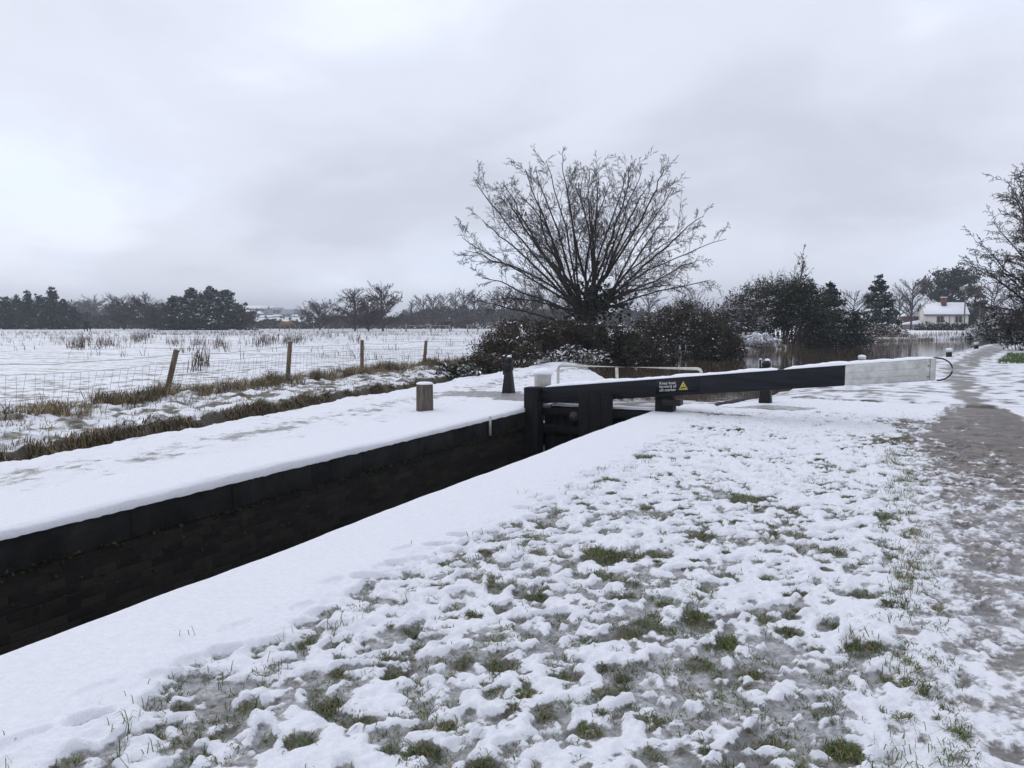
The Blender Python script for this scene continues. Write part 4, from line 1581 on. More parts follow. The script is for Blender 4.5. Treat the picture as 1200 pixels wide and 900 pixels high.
def blob_tree(name, label, base, H, Wd, mats=('needle', 'needle_blue'), snow=.15, csize=.4, nclump=46, trunk_h=.35, group=None, low=.0):
    """pine or cedar: uneven foliage clumps on visible limbs"""
    root = thing(name, label, 'tree', base, rng.uniform(0, 6), group)
    mb = MB()
    mb.tubes([(np.array([[0, 0, -.3], [.1, 0, H * .4], [.0, .1, H * .85]]), [.35, .26, .08], 7)])
    limbs, C, S = [], [], []
    for i in range(nclump):
        u = unit(rng.standard_normal(3)); rr = rng.random() ** .33
        c = np.array([u[0] * Wd / 2 * rr, u[1] * Wd / 2 * rr, H * (trunk_h + (1 - trunk_h) * (.5 + .46 * u[2] * rr))])
        if low and rng.random() < low:
            c[2] = H * rng.uniform(.1, trunk_h + .2)
        s = Wd * rng.uniform(.045, .10)
        n = int(46 * (s / csize) ** 1.2) + 30
        p = c + rng.standard_normal((n, 3)) * [s, s, s * .55]
        C.append(p)
        k = int(n * snow * rng.random() * 1.6)
        if k:
            S.append(c + rng.standard_normal((k, 3)) * [s * .9, s * .9, s * .2] + [0, 0, s * .75])
        st = np.array([0, 0, max(H * .2, c[2] - Wd * .22)])
        limbs.append((polyline(st, c, np.array([0, 0, -.1 * s]), 5, .08), [.10, .08, .06, .05, .03], 4))
    mb.tubes(limbs)
    mb.build('trunk', M['bark'], root)
    C = np.concatenate(C)
    mb = MB(); h1 = rng.random(len(C)) < .6
    mb.cards(C[h1], csize, mi=0); mb.cards(C[~h1], csize, mi=1)
    mb.build('crown', [M[mats[0]], M[mats[1]]], root)
    if S:
        S = np.concatenate(S)
        mb = MB(); mb.cards(S, csize * .85, up_normals(len(S), .3)); mb.build('snow_on_boughs', M['snow'], root)
    return root


def far_bare(name, label, base, H, Wd, nl=16, group=None, counts=(9, 5), twig='twig', rmin=.02, haze_leaf=0, clear=.2, upright=.5, rz=0.0):
    root = thing(name, label, 'tree', base, rz, group)
    top = np.array([rng.normal(0, .2), rng.normal(0, .2), H])
    tr = polyline(np.array([0, 0, -.2]), top, rng.standard_normal(3) * [.2, .2, 0], 8, .05)
    limbs, tw = [(tr, list(np.linspace(H * .020 + .03, rmin, 8)), 6)], [[], []]
    for i in range(nl):
        f = clear + (.85 - clear) * i / nl
        p = tr[0] + (tr[-1] - tr[0]) * f
        a = rng.uniform(0, 2 * np.pi)
        el = upright + rng.uniform(-.1, .35)
        prof = math.sin(math.pi * min(1, (f - clear) / (1.02 - clear) * .72 + .28))
        L = max(.8, Wd / 2 * prof * rng.uniform(.85, 1.2))
        e_ = p + np.array([math.cos(a) * L, math.sin(a) * L, L * el])
        pts = polyline(p, e_, np.array([0, 0, .08 * L]), 6, .12)
        limbs.append((pts, list(np.linspace(H * .009 + .02, rmin, 6)), 4))
        ramify(tw, pts, (.04, rmin), 0, counts, .36, .6, 3, .25, 0, rmin, .15)
    ramify(tw, tr, (.05, rmin), 0, (10, 5), .14, .6, 3, .3, 0, rmin, .55)
    mb = MB(); mb.tubes(limbs); mb.build('trunk', M['bark_pale'], root)
    mb = MB()
    for lv in tw: mb.tubes(lv)
    mb.build('crown', M[twig], root)
    if haze_leaf:
        c = ends(tw, 1, .25)
        c = c[rng.integers(0, len(c), haze_leaf)]
        c = c[c[:, 2] < H * .75]
        mb = MB(); mb.cards(c, .26, mi=0); mb.build('ivy', [M['twig']], root)
    return root


# right of the canal
conifer('fir_tree', 'small pointed conifer rising behind the evergreen clump on the bend', gb(972, 71), 6.6, 4.2, snow=.06, csize=.26)
conifer('spruce_tree', 'snow tipped conifer standing alone left of the white cottage', gb(1028, 96), 7.3, 5.4, snow=.42, csize=.30, per=10)
far_bare('bare_tree', 'slim leafless tree between the snow tipped conifer and the white cottage', gb(1066, 128), 8.2, 6.0, 24, counts=(10, 8), rmin=.014, upright=.8, twig='twig_red')
far_bare('bare_tree', 'faint leafless tree just right of the snow tipped conifer', gb(1052, 140), 6.6, 6.0, 16, rmin=.022, twig='twig_red')
far_bare('bare_tree', 'low leafless tree in the gap between the two conifers', gb(1000, 118), 5.6, 7.0, 14, rmin=.02, twig='twig_red')
blob_tree('pine_tree', 'big dark pine spreading behind the chimney of the white cottage', gb(1110, 168), 12.6, 10.6, snow=.08, csize=.36, nclump=36, trunk_h=.40)
blob_tree('pine_tree', 'lower dark evergreen beside the right end of the white cottage', gb(1140, 160), 7.4, 5.6, snow=.10, csize=.42, nclump=34, trunk_h=.2, low=.4)
far_bare('bare_tree', 'leafless tree behind the utility poles right of the cottage', gb(1160, 120), 7.5, 7, 16, rmin=.022)
shrub('garden_hedge', 'clipped grey hedge dusted with snow in front of the white cottage', 'hedge', gb(1116, 128), 11.5, 1.4, .42, 60, 5200, lsize=.22, snow=1500, ssize=.2, leaf=('leaf_dark', 'leaf_brown'), tall=lambda u: 1.1 / math.sqrt(max(.12, 1 - .72 * u * u)), rmin=.014, fill=1.0, snow_low=.7)
shrub('snowy_shrub', 'rounded shrub white with snow right of the cottage hedge', 'bush', gb(1160, 92), 4.6, 3.0, 2.7, 44, 1800, lsize=.2, snow=2600, ssize=.2, leaf=('leaf_dark', 'leaf_brown'), rmin=.012, snow_low=.8)
shrub('snowy_shrub', 'dark shrub with snowy twigs where the towpath disappears', 'bush', gb(1188, 68), 4.8, 3.0, 3.2, 52, 4500, lsize=.16, snow=2000, ssize=.15, leaf=('leaf_dark', 'leaf_brown'), rmin=.01, snow_low=.6)
shrub('snowy_shrub', 'snow flecked low bush overhanging the green grass on the right edge', 'bush', gb(1207, 44.5), 2.6, 2.4, 2.3, 46, 5000, lsize=.10, snow=1500, ssize=.09, leaf=('leaf_dark', 'leaf_ivy'), snow_low=.5)


def edge_tree():
    b = gb(1248, 44)
    root = thing('hawthorn_tree', 'dense leafless hawthorn reaching in from the right edge over the towpath', 'tree', b)
    tw = [[], [], []]
    limbs = []
    for i in range(112):
        a = rng.uniform(0, 2 * np.pi)
        hz = 1.0 + 9.0 * rng.random() ** 1.2
        R_ = 4.6 * math.sqrt(max(.1, 1 - ((hz - 5.2) / 5.6) ** 2)) * rng.uniform(.75, 1.05)
        e_ = np.array([math.cos(a) * R_, math.sin(a) * R_, hz])
        s = np.array([rng.normal(0, .2), rng.normal(0, .2), rng.uniform(.2, min(3.5, hz * .55))])
        pts = polyline(s, e_, np.array([0, 0, 1.0]) * rng.uniform(.2, 1), 9, .14)
        limbs.append((pts, list(np.linspace(.07, .014, 9)), 5))
        ramify(tw, pts, (.045, .014), 0, (12, 8, 5), .30, .75, 3, .05, .12, .0115, .2)
    mb = MB(); mb.tubes([(np.array([[0, 0, -.2], [.1, 0, 1.5], [0, .1, 3.2]]), [.3, .22, .15], 8)] + limbs); mb.build('trunk', M['bark'], root)
    mb = MB()
    for lv in tw: mb.tubes(lv)
    mb.build('crown', M['twig'], root)
    mb = MB()
    c = np.array([0, 0, 2.6]) + rng.standard_normal((2200, 3)) * [1.2, 1.2, 1.2]
    c = c[c[:, 2] > .1]
    mb.cards(c, .08)
    mb.build('ivy', M['leaf_dark'], root)
    pts = ends(tw[:2], 1, .03)
    pts = pts[rng.integers(0, len(pts), 500)]
    mb = MB(); mb.cards(pts + [0, 0, .015], .035, up_normals(len(pts)), 4.0); mb.build('snow_dusting', M['snow'], root)


edge_tree()

# reeds along the waterline
mb = MB()
pts = []
cand = np.stack([rng.uniform(-16, 26, 60000), rng.uniform(28, 124, 60000)], 1)
cdv = canal_d(cand[:, 0], cand[:, 1])
rightbank = cand[:, 0] > np.interp(cand[:, 1], [p[1] for p in RB], [p[0] for p in RB]) - 1.5
ok = (cdv > -1.6) & (cdv < .35) & (~rightbank) & (fbm(cand[:, 0] / 2.5, cand[:, 1] / 2.5, 2, 130) > -.15 - .35 * (cand[:, 1] > 84)) & (cand[:, 1] > 40)
cand = cand[ok]
far_ = cand[:, 1] > 84
z_, _, _ = base_z(cand[:, 0], cand[:, 1])
b3 = np.stack([cand[:, 0], cand[:, 1], np.maximum(z_, WATER_Z - .05)], 1)
mb.blades(b3, rng.uniform(.4, 1.0, len(b3)) * np.where(far_, .85, .8), .03, rng.normal(0, .22, (len(b3), 2)))
tag(mb.build('reeds', M['reed']), 'brown dead reeds along the waterline of the canal', 'reeds', kind='stuff')

# ------------------------------------------------------------------ far side of the field
G_WOOD = 'bare trees of the wood behind the field'
left_con = [(8, 205, 8.4, 5.0), (-12, 200, 8.6, 6), (22, 212, 9.0, 4.6), (35, 204, 10.0, 4.8), (48, 210, 9.4, 4.6), (63, 202, 10.9, 6.6), (76, 208, 8.0, 5.4), (88, 206, 5.6, 4.6)]
labs = ['conifer second from the left edge in the dark clump behind the field', 'conifer cut by the left edge of the photo', 'narrow conifer left of centre in the left-hand clump', 'sharp topped conifer in the middle of the left-hand clump',
        'slender conifer just left of the tallest one in the left-hand clump', 'tallest broad topped conifer of the left-hand clump', 'shorter conifer on the right shoulder of the left-hand clump', 'lowest conifer at the right end of the left-hand clump by the dark horse']
for (px, f, H, Wd), lb in zip(left_con, labs):
    conifer('conifer_tree', lb, gb(px, f), H, Wd, snow=.04, csize=.5, per=8, layers=18, group='dark conifers at the left of the field', bare=.02, top=.5)
cedars = [(207, 184, 8.2, 6.4), (226, 188, 10.2, 7.4), (248, 186, 10.3, 7.6), (266, 182, 9.6, 6.2)]
labs = ['snow flecked evergreen at the left side of the four-tree cedar group', 'tall evergreen left of centre in the cedar group', 'tall evergreen right of centre in the cedar group', 'evergreen with a jutting bough at the right end of the cedar group']
for (px, f, H, Wd), lb in zip(cedars, labs):
    conifer('cedar_tree', lb, gb(px, f), H, Wd, snow=.26, csize=.5, per=10, layers=20, group='evergreens in the middle of the left tree line', bare=.02, top=1.1, mats=('needle_blue', 'needle'))
bares = [(112, 300, 11, 12, 'pale bare tree behind the dark horse'), (146, 190, 8.0, 9.0, 'rounded bare tree between the dark horse and the cedar group'), (170, 192, 8.6, 9.0, 'bare bushy tree touching the left side of the cedar group'),
         (188, 180, 5.6, 6, 'low bare tree in front of the cedar group'), (288, 178, 5.4, 6.0, 'low bare tree right of the cedar group by the village'), (375, 176, 5.8, 9, 'low bare tree left of the pair of round trees in the field'),
         (416, 158, 8.8, 7.8, 'left one of the two round bare trees standing in the field'), (449, 155, 9.4, 7.6, 'right one of the two round bare trees standing in the field'), (432, 152, 5.2, 7.0, 'low scrubby tree filling the gap under the two round bare trees')]
for px, f, H, Wd, lb in bares:
    far_bare('bare_tree', lb, gb(px, f), H, Wd, 36, counts=(11, 9), rmin=.017, haze_leaf=900, clear=.06, upright=.45)
# wood behind the big tree: one tree of the kind, then copies
src = far_bare('bare_tree', 'tall thin leafless tree of the misty wood behind the field', gb(495, 245), 10.5, 6.5, 18, counts=(9, 5), rmin=.032, clear=.1, upright=.9, group=G_WOOD)
src2 = far_bare('bare_tree', 'tall thin leafless tree of the misty wood behind the field', gb(520, 250), 11, 6, 18, counts=(9, 5), rmin=.032, clear=.15, upright=1.0, group=G_WOOD)
for i, (px, f, s) in enumerate([(482, 240, .7), (507, 255, .95), (533, 250, .95), (545, 262, 1.1), (556, 258, 1.0), (568, 250, .85), (580, 262, 1.0), (592, 256, 1.1), (604, 252, 1.05), (615, 262, 1.1), (626, 255, 1.05), (637, 262, 1.0), (650, 258, .95), (665, 262, 1.0), (735, 258, 1.0), (760, 262, .95)]):
    dup(src if i % 2 else src2, gb(px, f), rng.uniform(0, 6), s * 1.12, 'tall thin leafless tree of the misty wood behind the field', G_WOOD)
conifer('conifer_tree', 'dark conifer in the misty wood left of the big bare tree', gb(629, 240), 9.0, 5.4, snow=.03, csize=.5, per=8, layers=16)
conifer('conifer_tree', 'small dark conifer at the left end of the misty wood, behind the brown horse', gb(545, 232), 6.6, 5.0, snow=.03, csize=.5, per=8, layers=14)

# undergrowth that reads as one mass, and the hazy wood on the rise
mb = MB()
n = 36000
pxs = rng.uniform(-60, 800, n)
fd = rng.uniform(212, 262, n)
prof = 3.4 + 1.6 * fbm(pxs / 22, pxs * 0, 4, 140) + np.interp(pxs, [-60, 90, 130, 280, 300, 370, 380, 480, 500, 640, 800], [1, 1, .3, .2, -1.2, -1.6, .0, .1, 2.6, 2.2, 1.5])
zz = rng.random(n) ** .8 * np.maximum(prof, .8)
xx = np.array([RIGHT.x * (p - 600) / F * d + FH.x * d for p, d in zip(pxs, fd)])
yy = np.array([RIGHT.y * (p - 600) / F * d + FH.y * d for p, d in zip(pxs, fd)])
hh_ = rng.random(n) < .6
mb.cards(np.stack([xx, yy, zz], 1)[hh_], .5, mi=0)
mb.cards(np.stack([xx, yy, zz], 1)[~hh_], .5, mi=1)
tag(mb.build('woodland_undergrowth', [M['far_scrub'], M['twig']]), 'dark undergrowth and hedge along the far edge of the field', 'undergrowth', kind='stuff')

br, cd_ = [], []
for i in range(190):
    px = rng.uniform(-90, 700)
    f = rng.uniform(330, 520)
    p = P(px, 400, f)
    z0 = ground_z(p.x, p.y)
    hmax = np.interp(px, [-90, 20, 95, 150, 200, 275, 300, 350, 420, 520, 700], [10, 11, 10, 9, 9.5, 7, 1.6, 1.8, 6, 7, 8])
    H = hmax * rng.uniform(.7, 1.12)
    c = np.array([p.x, p.y, z0])
    br.append((np.array([c, c + [0, 0, H * .5], c + [.3, 0, H * .9]]), [.25, .18, .05], 4))
    m = int(110 * H / 8)
    u = rng.standard_normal((m, 3)); u /= np.linalg.norm(u, axis=1, keepdims=True); u *= rng.random((m, 1)) ** .4
    cd_.append(c + [0, 0, H * .56] + u * [H * .42, H * .42, H * .46])
mb = MB(); mb.tubes(br); mb.cards(np.concatenate(cd_), .8, mi=1)
tag(mb.build('distant_wood', [M['bark_pale'], M['twig']]), 'hazy bare wood on the rise behind the field', 'wood', kind='stuff')


# village on the slope
def village_house(px, py, f, w, d, hw, hr, rz, label, wallm='far_wall', roofm='snow', win=3):
    p = P(px, 400, f)
    g = ground_z(p.x, p.y)
    zb = CAMZ + (379 - py) / F * f           # where the photo shows its foot, on the slope of the hill
    t = thing('village_house', label, 'house', (p.x, p.y, min(zb, g + 4)), rz, 'snow roofed buildings of the distant village')
    mb = MB()
    mb.box(-w / 2, w / 2, -d / 2, d / 2, -6, hw)
    mb.add([(-w / 2, -d / 2, hw), (-w / 2, d / 2, hw), (-w / 2, 0, hw + hr), (w / 2, -d / 2, hw), (w / 2, d / 2, hw), (w / 2, 0, hw + hr)], None, [(0, 2, 1), (3, 4, 5)])
    mb.build('wall', M[wallm], t)
    mb = MB()
    for sy in (-1, 1):
        e = .5
        v = [(-w / 2 - e, sy * (d / 2 + e), hw - e * hr / (d / 2)), (w / 2 + e, sy * (d / 2 + e), hw - e * hr / (d / 2)), (-w / 2 - e, sy * .0, hw + hr), (w / 2 + e, sy * .0, hw + hr)]
        mb.hexa([v[0], v[1], v[2], v[3]] + [(a, b, c + .3) for a, b, c in v])
    mb.build('roof', M[roofm], t)
    for i in range(win):
        mb = MB()
        x = -w / 2 + w * (i + .5) / win
        mb.box(x - .6, x + .6, -d / 2 - .06, -d / 2 + .02, hw * .35, hw * .8)
        mb.build('window', M['glass'], t)


vz = YAW
for a in [(303, 366, 640, 17, 8, 3.0, 2.2, vz, 'long low village building with a flat looking white roof at the left'), (300, 371, 560, 9, 7, 2.2, 1.9, vz + 1.4, 'small white roofed house with its gable facing the field'),
          (312, 374, 540, 9, 5, 1.4, 1.0, vz + .1, 'low white shed roof in front of the village'), (327, 369, 600, 7, 6, 3.6, 1.6, vz + .2, 'blue grey village house in the middle of the roofs', 'far_wall', 'roof_slate'),
          (342, 371, 590, 13, 8, 1.8, 3.4, vz - .1, 'wide grey roofed village building right of the middle', 'far_wall', 'roof_slate'), (326, 372, 570, 5, 4, 1.0, .8, vz, 'tiny white roof in front of the blue grey house'),
          (347, 372, 575, 3.5, 4, .9, .9, vz, 'little white roofed shed in front of the wide grey roof'), (356, 366, 640, 6, 6, 2.4, 1.6, vz + .2, 'white roofed house at the right end of the village'),
          (318, 361, 760, 6, 6, 2.4, 1.8, vz + .4, 'highest white roof of the village skyline'), (291, 370, 610, 6, 6, 2.2, 1.8, vz + .3, 'white roofed house half hidden by the low tree at the left end of the village')]:
    village_house(*a)


# horses grazing at the far edge of the field
def horse(label, base, rz, m, head_down=True):
    t = thing('horse', label, 'horse', base, rz)
    me = bpy.data.meshes.new('body')
    o = bpy.data.objects.new('body', me)
    V = [(-.62, 0, 1.12), (-.25, 0, 1.06), (.2, 0, 1.06), (.62, 0, 1.15), (.98, 0, 1.20), (1.32, 0, .95), (1.55, 0, .62), (1.62, 0, .42), (1.72, 0, .20)]
    rad = [.30, .34, .34, .30, .19, .14, .125, .11, .07]
    E = [(i, i + 1) for i in range(8)]

    def leg(root, x, y, hind):
        i0 = len(V)
        if hind:
            pts = [(x - .02, y, .86, .17), (x + .06, y, .62, .11), (x - .14, y, .44, .065), (x - .10, y, .12, .05), (x - .06, y, .03, .065)]
        else:
            pts = [(x, y, .84, .14), (x + .02, y, .60, .085), (x + .02, y, .42, .062), (x + .01, y, .13, .047), (x + .04, y, .03, .06)]
        for k, (a, b, c, r) in enumerate(pts):
            V.append((a, b, c)); rad.append(r)
            E.append((root if k == 0 else i0 + k - 1, i0 + k))
    leg(3, .62, .17, False); leg(3, .70, -.17, False); leg(0, -.70, .17, True); leg(0, -.62, -.17, True)
    i0 = len(V)                     # ears
    for s in (-.06, .06):
        V.append((1.60, s, .72)); rad.append(.03); E.append((6, len(V) - 1))
    me.from_pydata(V, E, [])
    col.objects.link(o)
    md = o.modifiers.new('skin', 'SKIN')
    if not me.skin_vertices:
        me.skin_vertices.new()
    for i, sv in enumerate(me.skin_vertices[0].data):
        sv.radius = (rad[i], rad[i] * (1.05 if i < 4 else 1))
        sv.use_root = (i == 1)
    ss = o.modifiers.new('sub', 'SUBSURF'); ss.levels = 1; ss.render_levels = 1
    me.materials.append(m)
    o.parent = t
    mb = MB()
    mb.tubes([(np.array([(-.88, 0, 1.22), (-1.0, 0, 1.0), (-1.0, 0, .55)]), [.05, .09, .03], 6)])
    mb.build('tail', m, t)
    return t


h1 = gb(103, 148); h2 = gb(334, 146); h3 = gb(523, 146)
horse('black horse grazing alone, seen end-on in front of the left-hand conifers', (h1[0], h1[1], h1[2]), YAW + R(105), M['horse_dark']).scale = (1.22, 1.4, 1.25)
horse('pale tan horse grazing side-on below the distant village roofs', h2, YAW + R(8), M['horse_tan']).scale = (1.25, 1.25, 1.38)
horse('dark brown horse grazing side-on behind the far rail fence', h3, YAW + R(176), M['horse_brown']).scale = (1.2, 1.25, 1.42)

# far rail fence
ff = thing('rail_fence', 'pale post and rail fence at the far edge of the field near the brown horse', 'fence', gb(520, 141))
fo = Vector(ff.location)
prev = None
for px in (476, 505, 527, 548, 560, 576, 582, 595):
    p = P(px, 400, 141); z = ground_z(p.x, p.y)
    mb = MB()
    h = 1.75 if px in (576, 582) else 1.35
    q = Vector((p.x, p.y, z)) - fo
    mb.box(q.x - .09, q.x + .09, q.y - .09, q.y + .09, q.z - .2, q.z + h)
    mb.build('post', M['pale_wood'] if px != 576 else M['post_wood'], ff)
    if prev is not None and px in (505, 560, 576, 595, 527):
        for hz in (.55, 1.1):
            a, b = prev + Vector((0, 0, hz)), q + Vector((0, 0, hz))
            mb = MB(); mb.tubes([(np.array([a, b]), [.05, .05], 4)]); mb.build('rail', M['pale_wood'], ff)
    prev = q
ff2 = thing('wire_fence', 'thin post and wire fence at the far field edge below the two round trees', 'fence', gb(430, 150))
fo = Vector(ff2.location)
wires, prev = [], None
for px in range(300, 475, 17):
    p = P(px, 400, 150); q = Vector((p.x, p.y, ground_z(p.x, p.y))) - fo
    mb = MB(); mb.tubes([(np.array([q + Vector((0, 0, -.1)), q + Vector((0, 0, 1.2))]), [.07, .06], 5)]); mb.build('post', M['pale_wood'], ff2)
    if prev is not None:
        for hz in (.6, 1.1):
            wires.append((np.array([prev + Vector((0, 0, hz)), q + Vector((0, 0, hz))]), [.012, .012], 3))
    prev = q
mb = MB(); mb.tubes(wires); mb.build('wire', M['wire'], ff2)


# ------------------------------------------------------------------ white cottage by the canal
def cottage():
    b = P(1103, 400, 146)
    z = ground_z(b.x, b.y) + .42
    t = thing('cottage', 'white cottage with snowy roof and brick chimney beyond the canal', 'house', (b.x, b.y, z), YAW - R(13))
    L, D, hw, hr = 7.2, 5.0, 2.35, 1.95
    mb = MB()
    mb.box(-L / 2, L / 2, -D / 2, D / 2, -.9, hw)
    mb.add([(-L / 2, -D / 2, hw), (-L / 2, D / 2, hw), (-L / 2, 0, hw + hr), (L / 2, -D / 2, hw), (L / 2, D / 2, hw), (L / 2, 0, hw + hr)], None, [(0, 2, 1), (3, 4, 5)])
    mb.build('wall', M['house_wall'], t)
    mb = MB(); sn = MB()
    for sy in (-1, 1):
        e = .28; k = hr / (D / 2)
        v = [(-L / 2 - .15, sy * (D / 2 + e), hw - e * k + .03), (L / 2 + .15, sy * (D / 2 + e), hw - e * k + .03), (-L / 2 - .15, 0, hw + hr + .03), (L / 2 + .15, 0, hw + hr + .03)]
        mb.hexa(v + [(a, b_, c + .12) for a, b_, c in v])
        sn.hexa([(a, b_ * .985, c + .125) for a, b_, c in v] + [(a, b_ * .985, c + .22) for a, b_, c in v])
    rf = mb.build('roof', M['iron'], t)
    sn.build('roof_snow', M['snow'], rf)
    mb = MB()
    mb.box(-.42, .42, -.9, -.2, hw + .8, hw + hr + 1.1)
    ch = mb.build('chimney', M['house_brick'], rf)
    mb = MB()
    mb.box(-.48, .48, -.96, -.14, hw + hr + 1.102, hw + hr + 1.22)
    mb.build('chimney_cap', M['snow'], ch)
    for x in (-1.0, 2.0):
        fr = MB()
        y = -D / 2 - .03
        for (a, b_, c, d_) in ((-.62, -.5, .95, 2.0), (.5, .62, .95, 2.0), (-.06, .06, .95, 2.0)):
            fr.box(x + a, x + b_, y - .03, y + .05, c, d_)
        fr.box(x - .7, x + .7, y - .06, y + .05, .84, .945)
        fo_ = fr.build('window', M['far_wall'], t)
        pn_ = MB()
        pn_.box(x - .495, x - .065, y - .005, y + .04, .96, 1.99); pn_.box(x + .065, x + .495, y - .005, y + .04, .96, 1.99)
        pn_.build('pane', M['glass'], fo_)
    mb = MB(); mb.box(-3.45, -3.1, -D / 2 - .04, -D / 2 + .02, .7, 1.1); mb.build('window', M['glass'], t)
    mb = MB(); mb.tubes([(np.array([(.55, -D / 2 - .06, hw - .1), (.55, -D / 2 - .06, 0)]), [.05, .05], 5)]); mb.build('drainpipe', M['iron'], t)
    # lower brick wing and lean-to on the left
    mb = MB()
    mb.box(-L / 2 - 2.6, -L / 2 - .003, 1.6, 4.2, -.6, 2.0)
    w = mb.build('brick_wing', M['house_brick'], t)
    mb = MB()
    mb.hexa([(-L / 2 - 2.8, 1.3, 2.0), (-L / 2 - .01, 1.3, 2.0), (-L / 2 - 2.8, 4.4, 2.0), (-L / 2 - .01, 4.4, 2.0), (-L / 2 - 2.3, 1.9, 2.3), (-L / 2 - .01, 1.9, 3.6), (-L / 2 - 2.3, 4.0, 2.3), (-L / 2 - .01, 4.0, 3.6)])
    mb.build('wing_roof', M['snow'], w)
    mb = MB()
    mb.box(-L / 2 - 3.2, -L / 2 - .003, -2.0, 1.2, -.6, .55)
    ln = mb.build('lean_to', M['far_wall'], t)
    mb = MB()
    mb.hexa([(-L / 2 - 3.4, -2.3, .5), (-L / 2 - .01, -2.3, .5), (-L / 2 - 3.4, 1.3, .5), (-L / 2 - .01, 1.3, .5), (-L / 2 - 3.3, -2.2, .68), (-L / 2 - .01, -1.4, 1.35), (-L / 2 - 3.3, 1.3, .68), (-L / 2 - .01, 1.3, 1.35)])
    mb.build('lean_to_roof', M['snow'], ln)


cottage()
for px, f, h, lb in ((1129, 138, 7.6, 'utility pole with a small pale box on top beside the cottage roof'), (1147, 140, 8.0, 'plain dark utility pole right of the cottage against the trees')):
    b = gb(px, f)
    t = thing('utility_pole', lb, 'pole', b, YAW)
    mb = MB(); mb.tubes([(np.array([(0, 0, -.2), (0, 0, h * .5), (0, 0, h)]), [.13, .11, .09], 7)]); mb.build('pole', M['post_wood'], t)
    mb = MB()
    if px == 1129:
        mb.box(-1.0, -.25, -.1, .1, h - .75, h - .15); mb.box(-.25, .0, -.04, .04, h - .45, h - .38)
        mb.build('pale_box', M['pale_wood'], t)
    else:
        mb.box(-.7, .7, -.06, .06, h - .5, h - .38)
        mb.build('crossarm', M['post_wood'], t)

# ------------------------------------------------------------------ grass and weeds
# short grass where the snow of the lockside is trodden away
mb = MB()
bs, ls, ln = [], [], []
for gx0, gy0, r, s in GP:
    n = int(2300 * r * s * (1.6 if gy0 < 4.5 else 1.0))
    a = rng.random(n) * 2 * np.pi; q = r * rng.random(n) ** .6 * 1.05
    x = gx0 + np.cos(a) * q; y = gy0 + np.sin(a) * q
    keep = fbm(x / .07, y / .07, 2, 150) > -.12
    x, y = x[keep], y[keep]
    bs.append(np.stack([x, y], 1)); ls.append(rng.uniform(.02, .075, len(x)) * (.75 + .5 * (r > .1)))
n = 170000                                  # sparse blades in other low spots
x = rng.uniform(-2.9, .35, n); y = .8 + 14 * rng.random(n) ** 1.3
k = fbm(x / .22, y / .22, 3, 152) > .02
x, y = x[k], y[k]
bs.append(np.stack([x, y], 1)); ls.append(rng.uniform(.018, .055, len(x)))
# long single blades standing out of the snow beside the coping strip
for _ in range(60):
    cx_, cy_ = -2.62 + rng.normal(0, .12) + .3 * rng.random(), 1.0 + 8 * rng.random()
    m = rng.integers(5, 14)
    bs.append(np.stack([cx_ + rng.normal(0, .03, m), cy_ + rng.normal(0, .04, m)], 1)); ls.append(rng.uniform(.04, .10, m))
for _ in range(60):                         # edge of the towpath
    cx_, cy_ = .13 + rng.normal(0, .06), 2.5 + 9 * rng.random()
    m = rng.integers(10, 30)
    bs.append(np.stack([cx_ + rng.normal(0, .04, m), cy_ + rng.normal(0, .06, m)], 1)); ls.append(rng.uniform(.04, .09, m))
bs = np.concatenate(bs); ls = np.concatenate(ls)
z, sno, soi = near_heights(bs[:, 0], bs[:, 1])
k = (sno < .66) | (np.arange(len(bs)) > len(bs) - 2600) & (rng.random(len(bs)) < .8)
bs, ls, z = bs[k], ls[k], z[k]
base3 = np.stack([bs[:, 0], bs[:, 1], z - .012], 1)
lean_ = rng.normal(0, 1.0, (len(bs), 2)) * np.where(np.arange(len(bs)) > len(bs) - 2400, .45, 1.0)[:, None]
half = rng.random(len(bs)) < .72
mb.blades(base3[half], ls[half], .0038, lean_[half], 0, .8)
mb.blades(base3[~half], ls[~half], .0038, lean_[~half], 1, .8)
tag(mb.build('lockside_grass', [M['green_grass'], M['dry_grass']]), 'green grass poking through the trodden snow of the lockside', 'grass', kind='stuff')

# green verge under the right-hand bushes
mb = MB()
n = 9000
x = rng.uniform(3.4, 8.6, n); y = rng.uniform(34.5, 46, n)
edge_ = np.interp(y, PT, PR)
k = (x > edge_ + .35) & (x < edge_ + 3.6) & (fbm(x / .9, y / .9, 3, 160) > -.22)
x, y = x[k], y[k]
z, _, _ = base_z(x, y)
mb.blades(np.stack([x, y, z - .02], 1), rng.uniform(.08, .22, len(x)), .02, rng.normal(0, .35, (len(x), 2)))
tag(mb.build('verge_grass', M['green_grass']), 'green grass strip under the bushes right of the towpath bend', 'grass', kind='stuff')

# tufts along the wire fence
mb = MB()
n = 44000
y = rng.uniform(1, 28, n); x = fence_x(y) + .30 + rng.normal(0, .36, n)
cl = fbm(x / .55, y / .75, 3, 165)
k = cl > .06 - .22 * pn(y / 1.7, y * 0, 166)
x, y, cl = x[k], y[k], cl[k]
z, _, _ = base_z(x, y)
ll = rng.uniform(.08, .40, len(x)) * (.6 + 1.3 * np.clip(cl + .1, 0, .7))
lean_ = rng.normal(0, .55, (len(x), 2)) + [.22, -.05]
h1 = rng.random(len(x)) < .72
b3 = np.stack([x, y, z - .03], 1)
mb.blades(b3[h1], ll[h1], .010, lean_[h1], 0, .6)
mb.blades(b3[~h1], ll[~h1], .010, lean_[~h1], 1, .6)
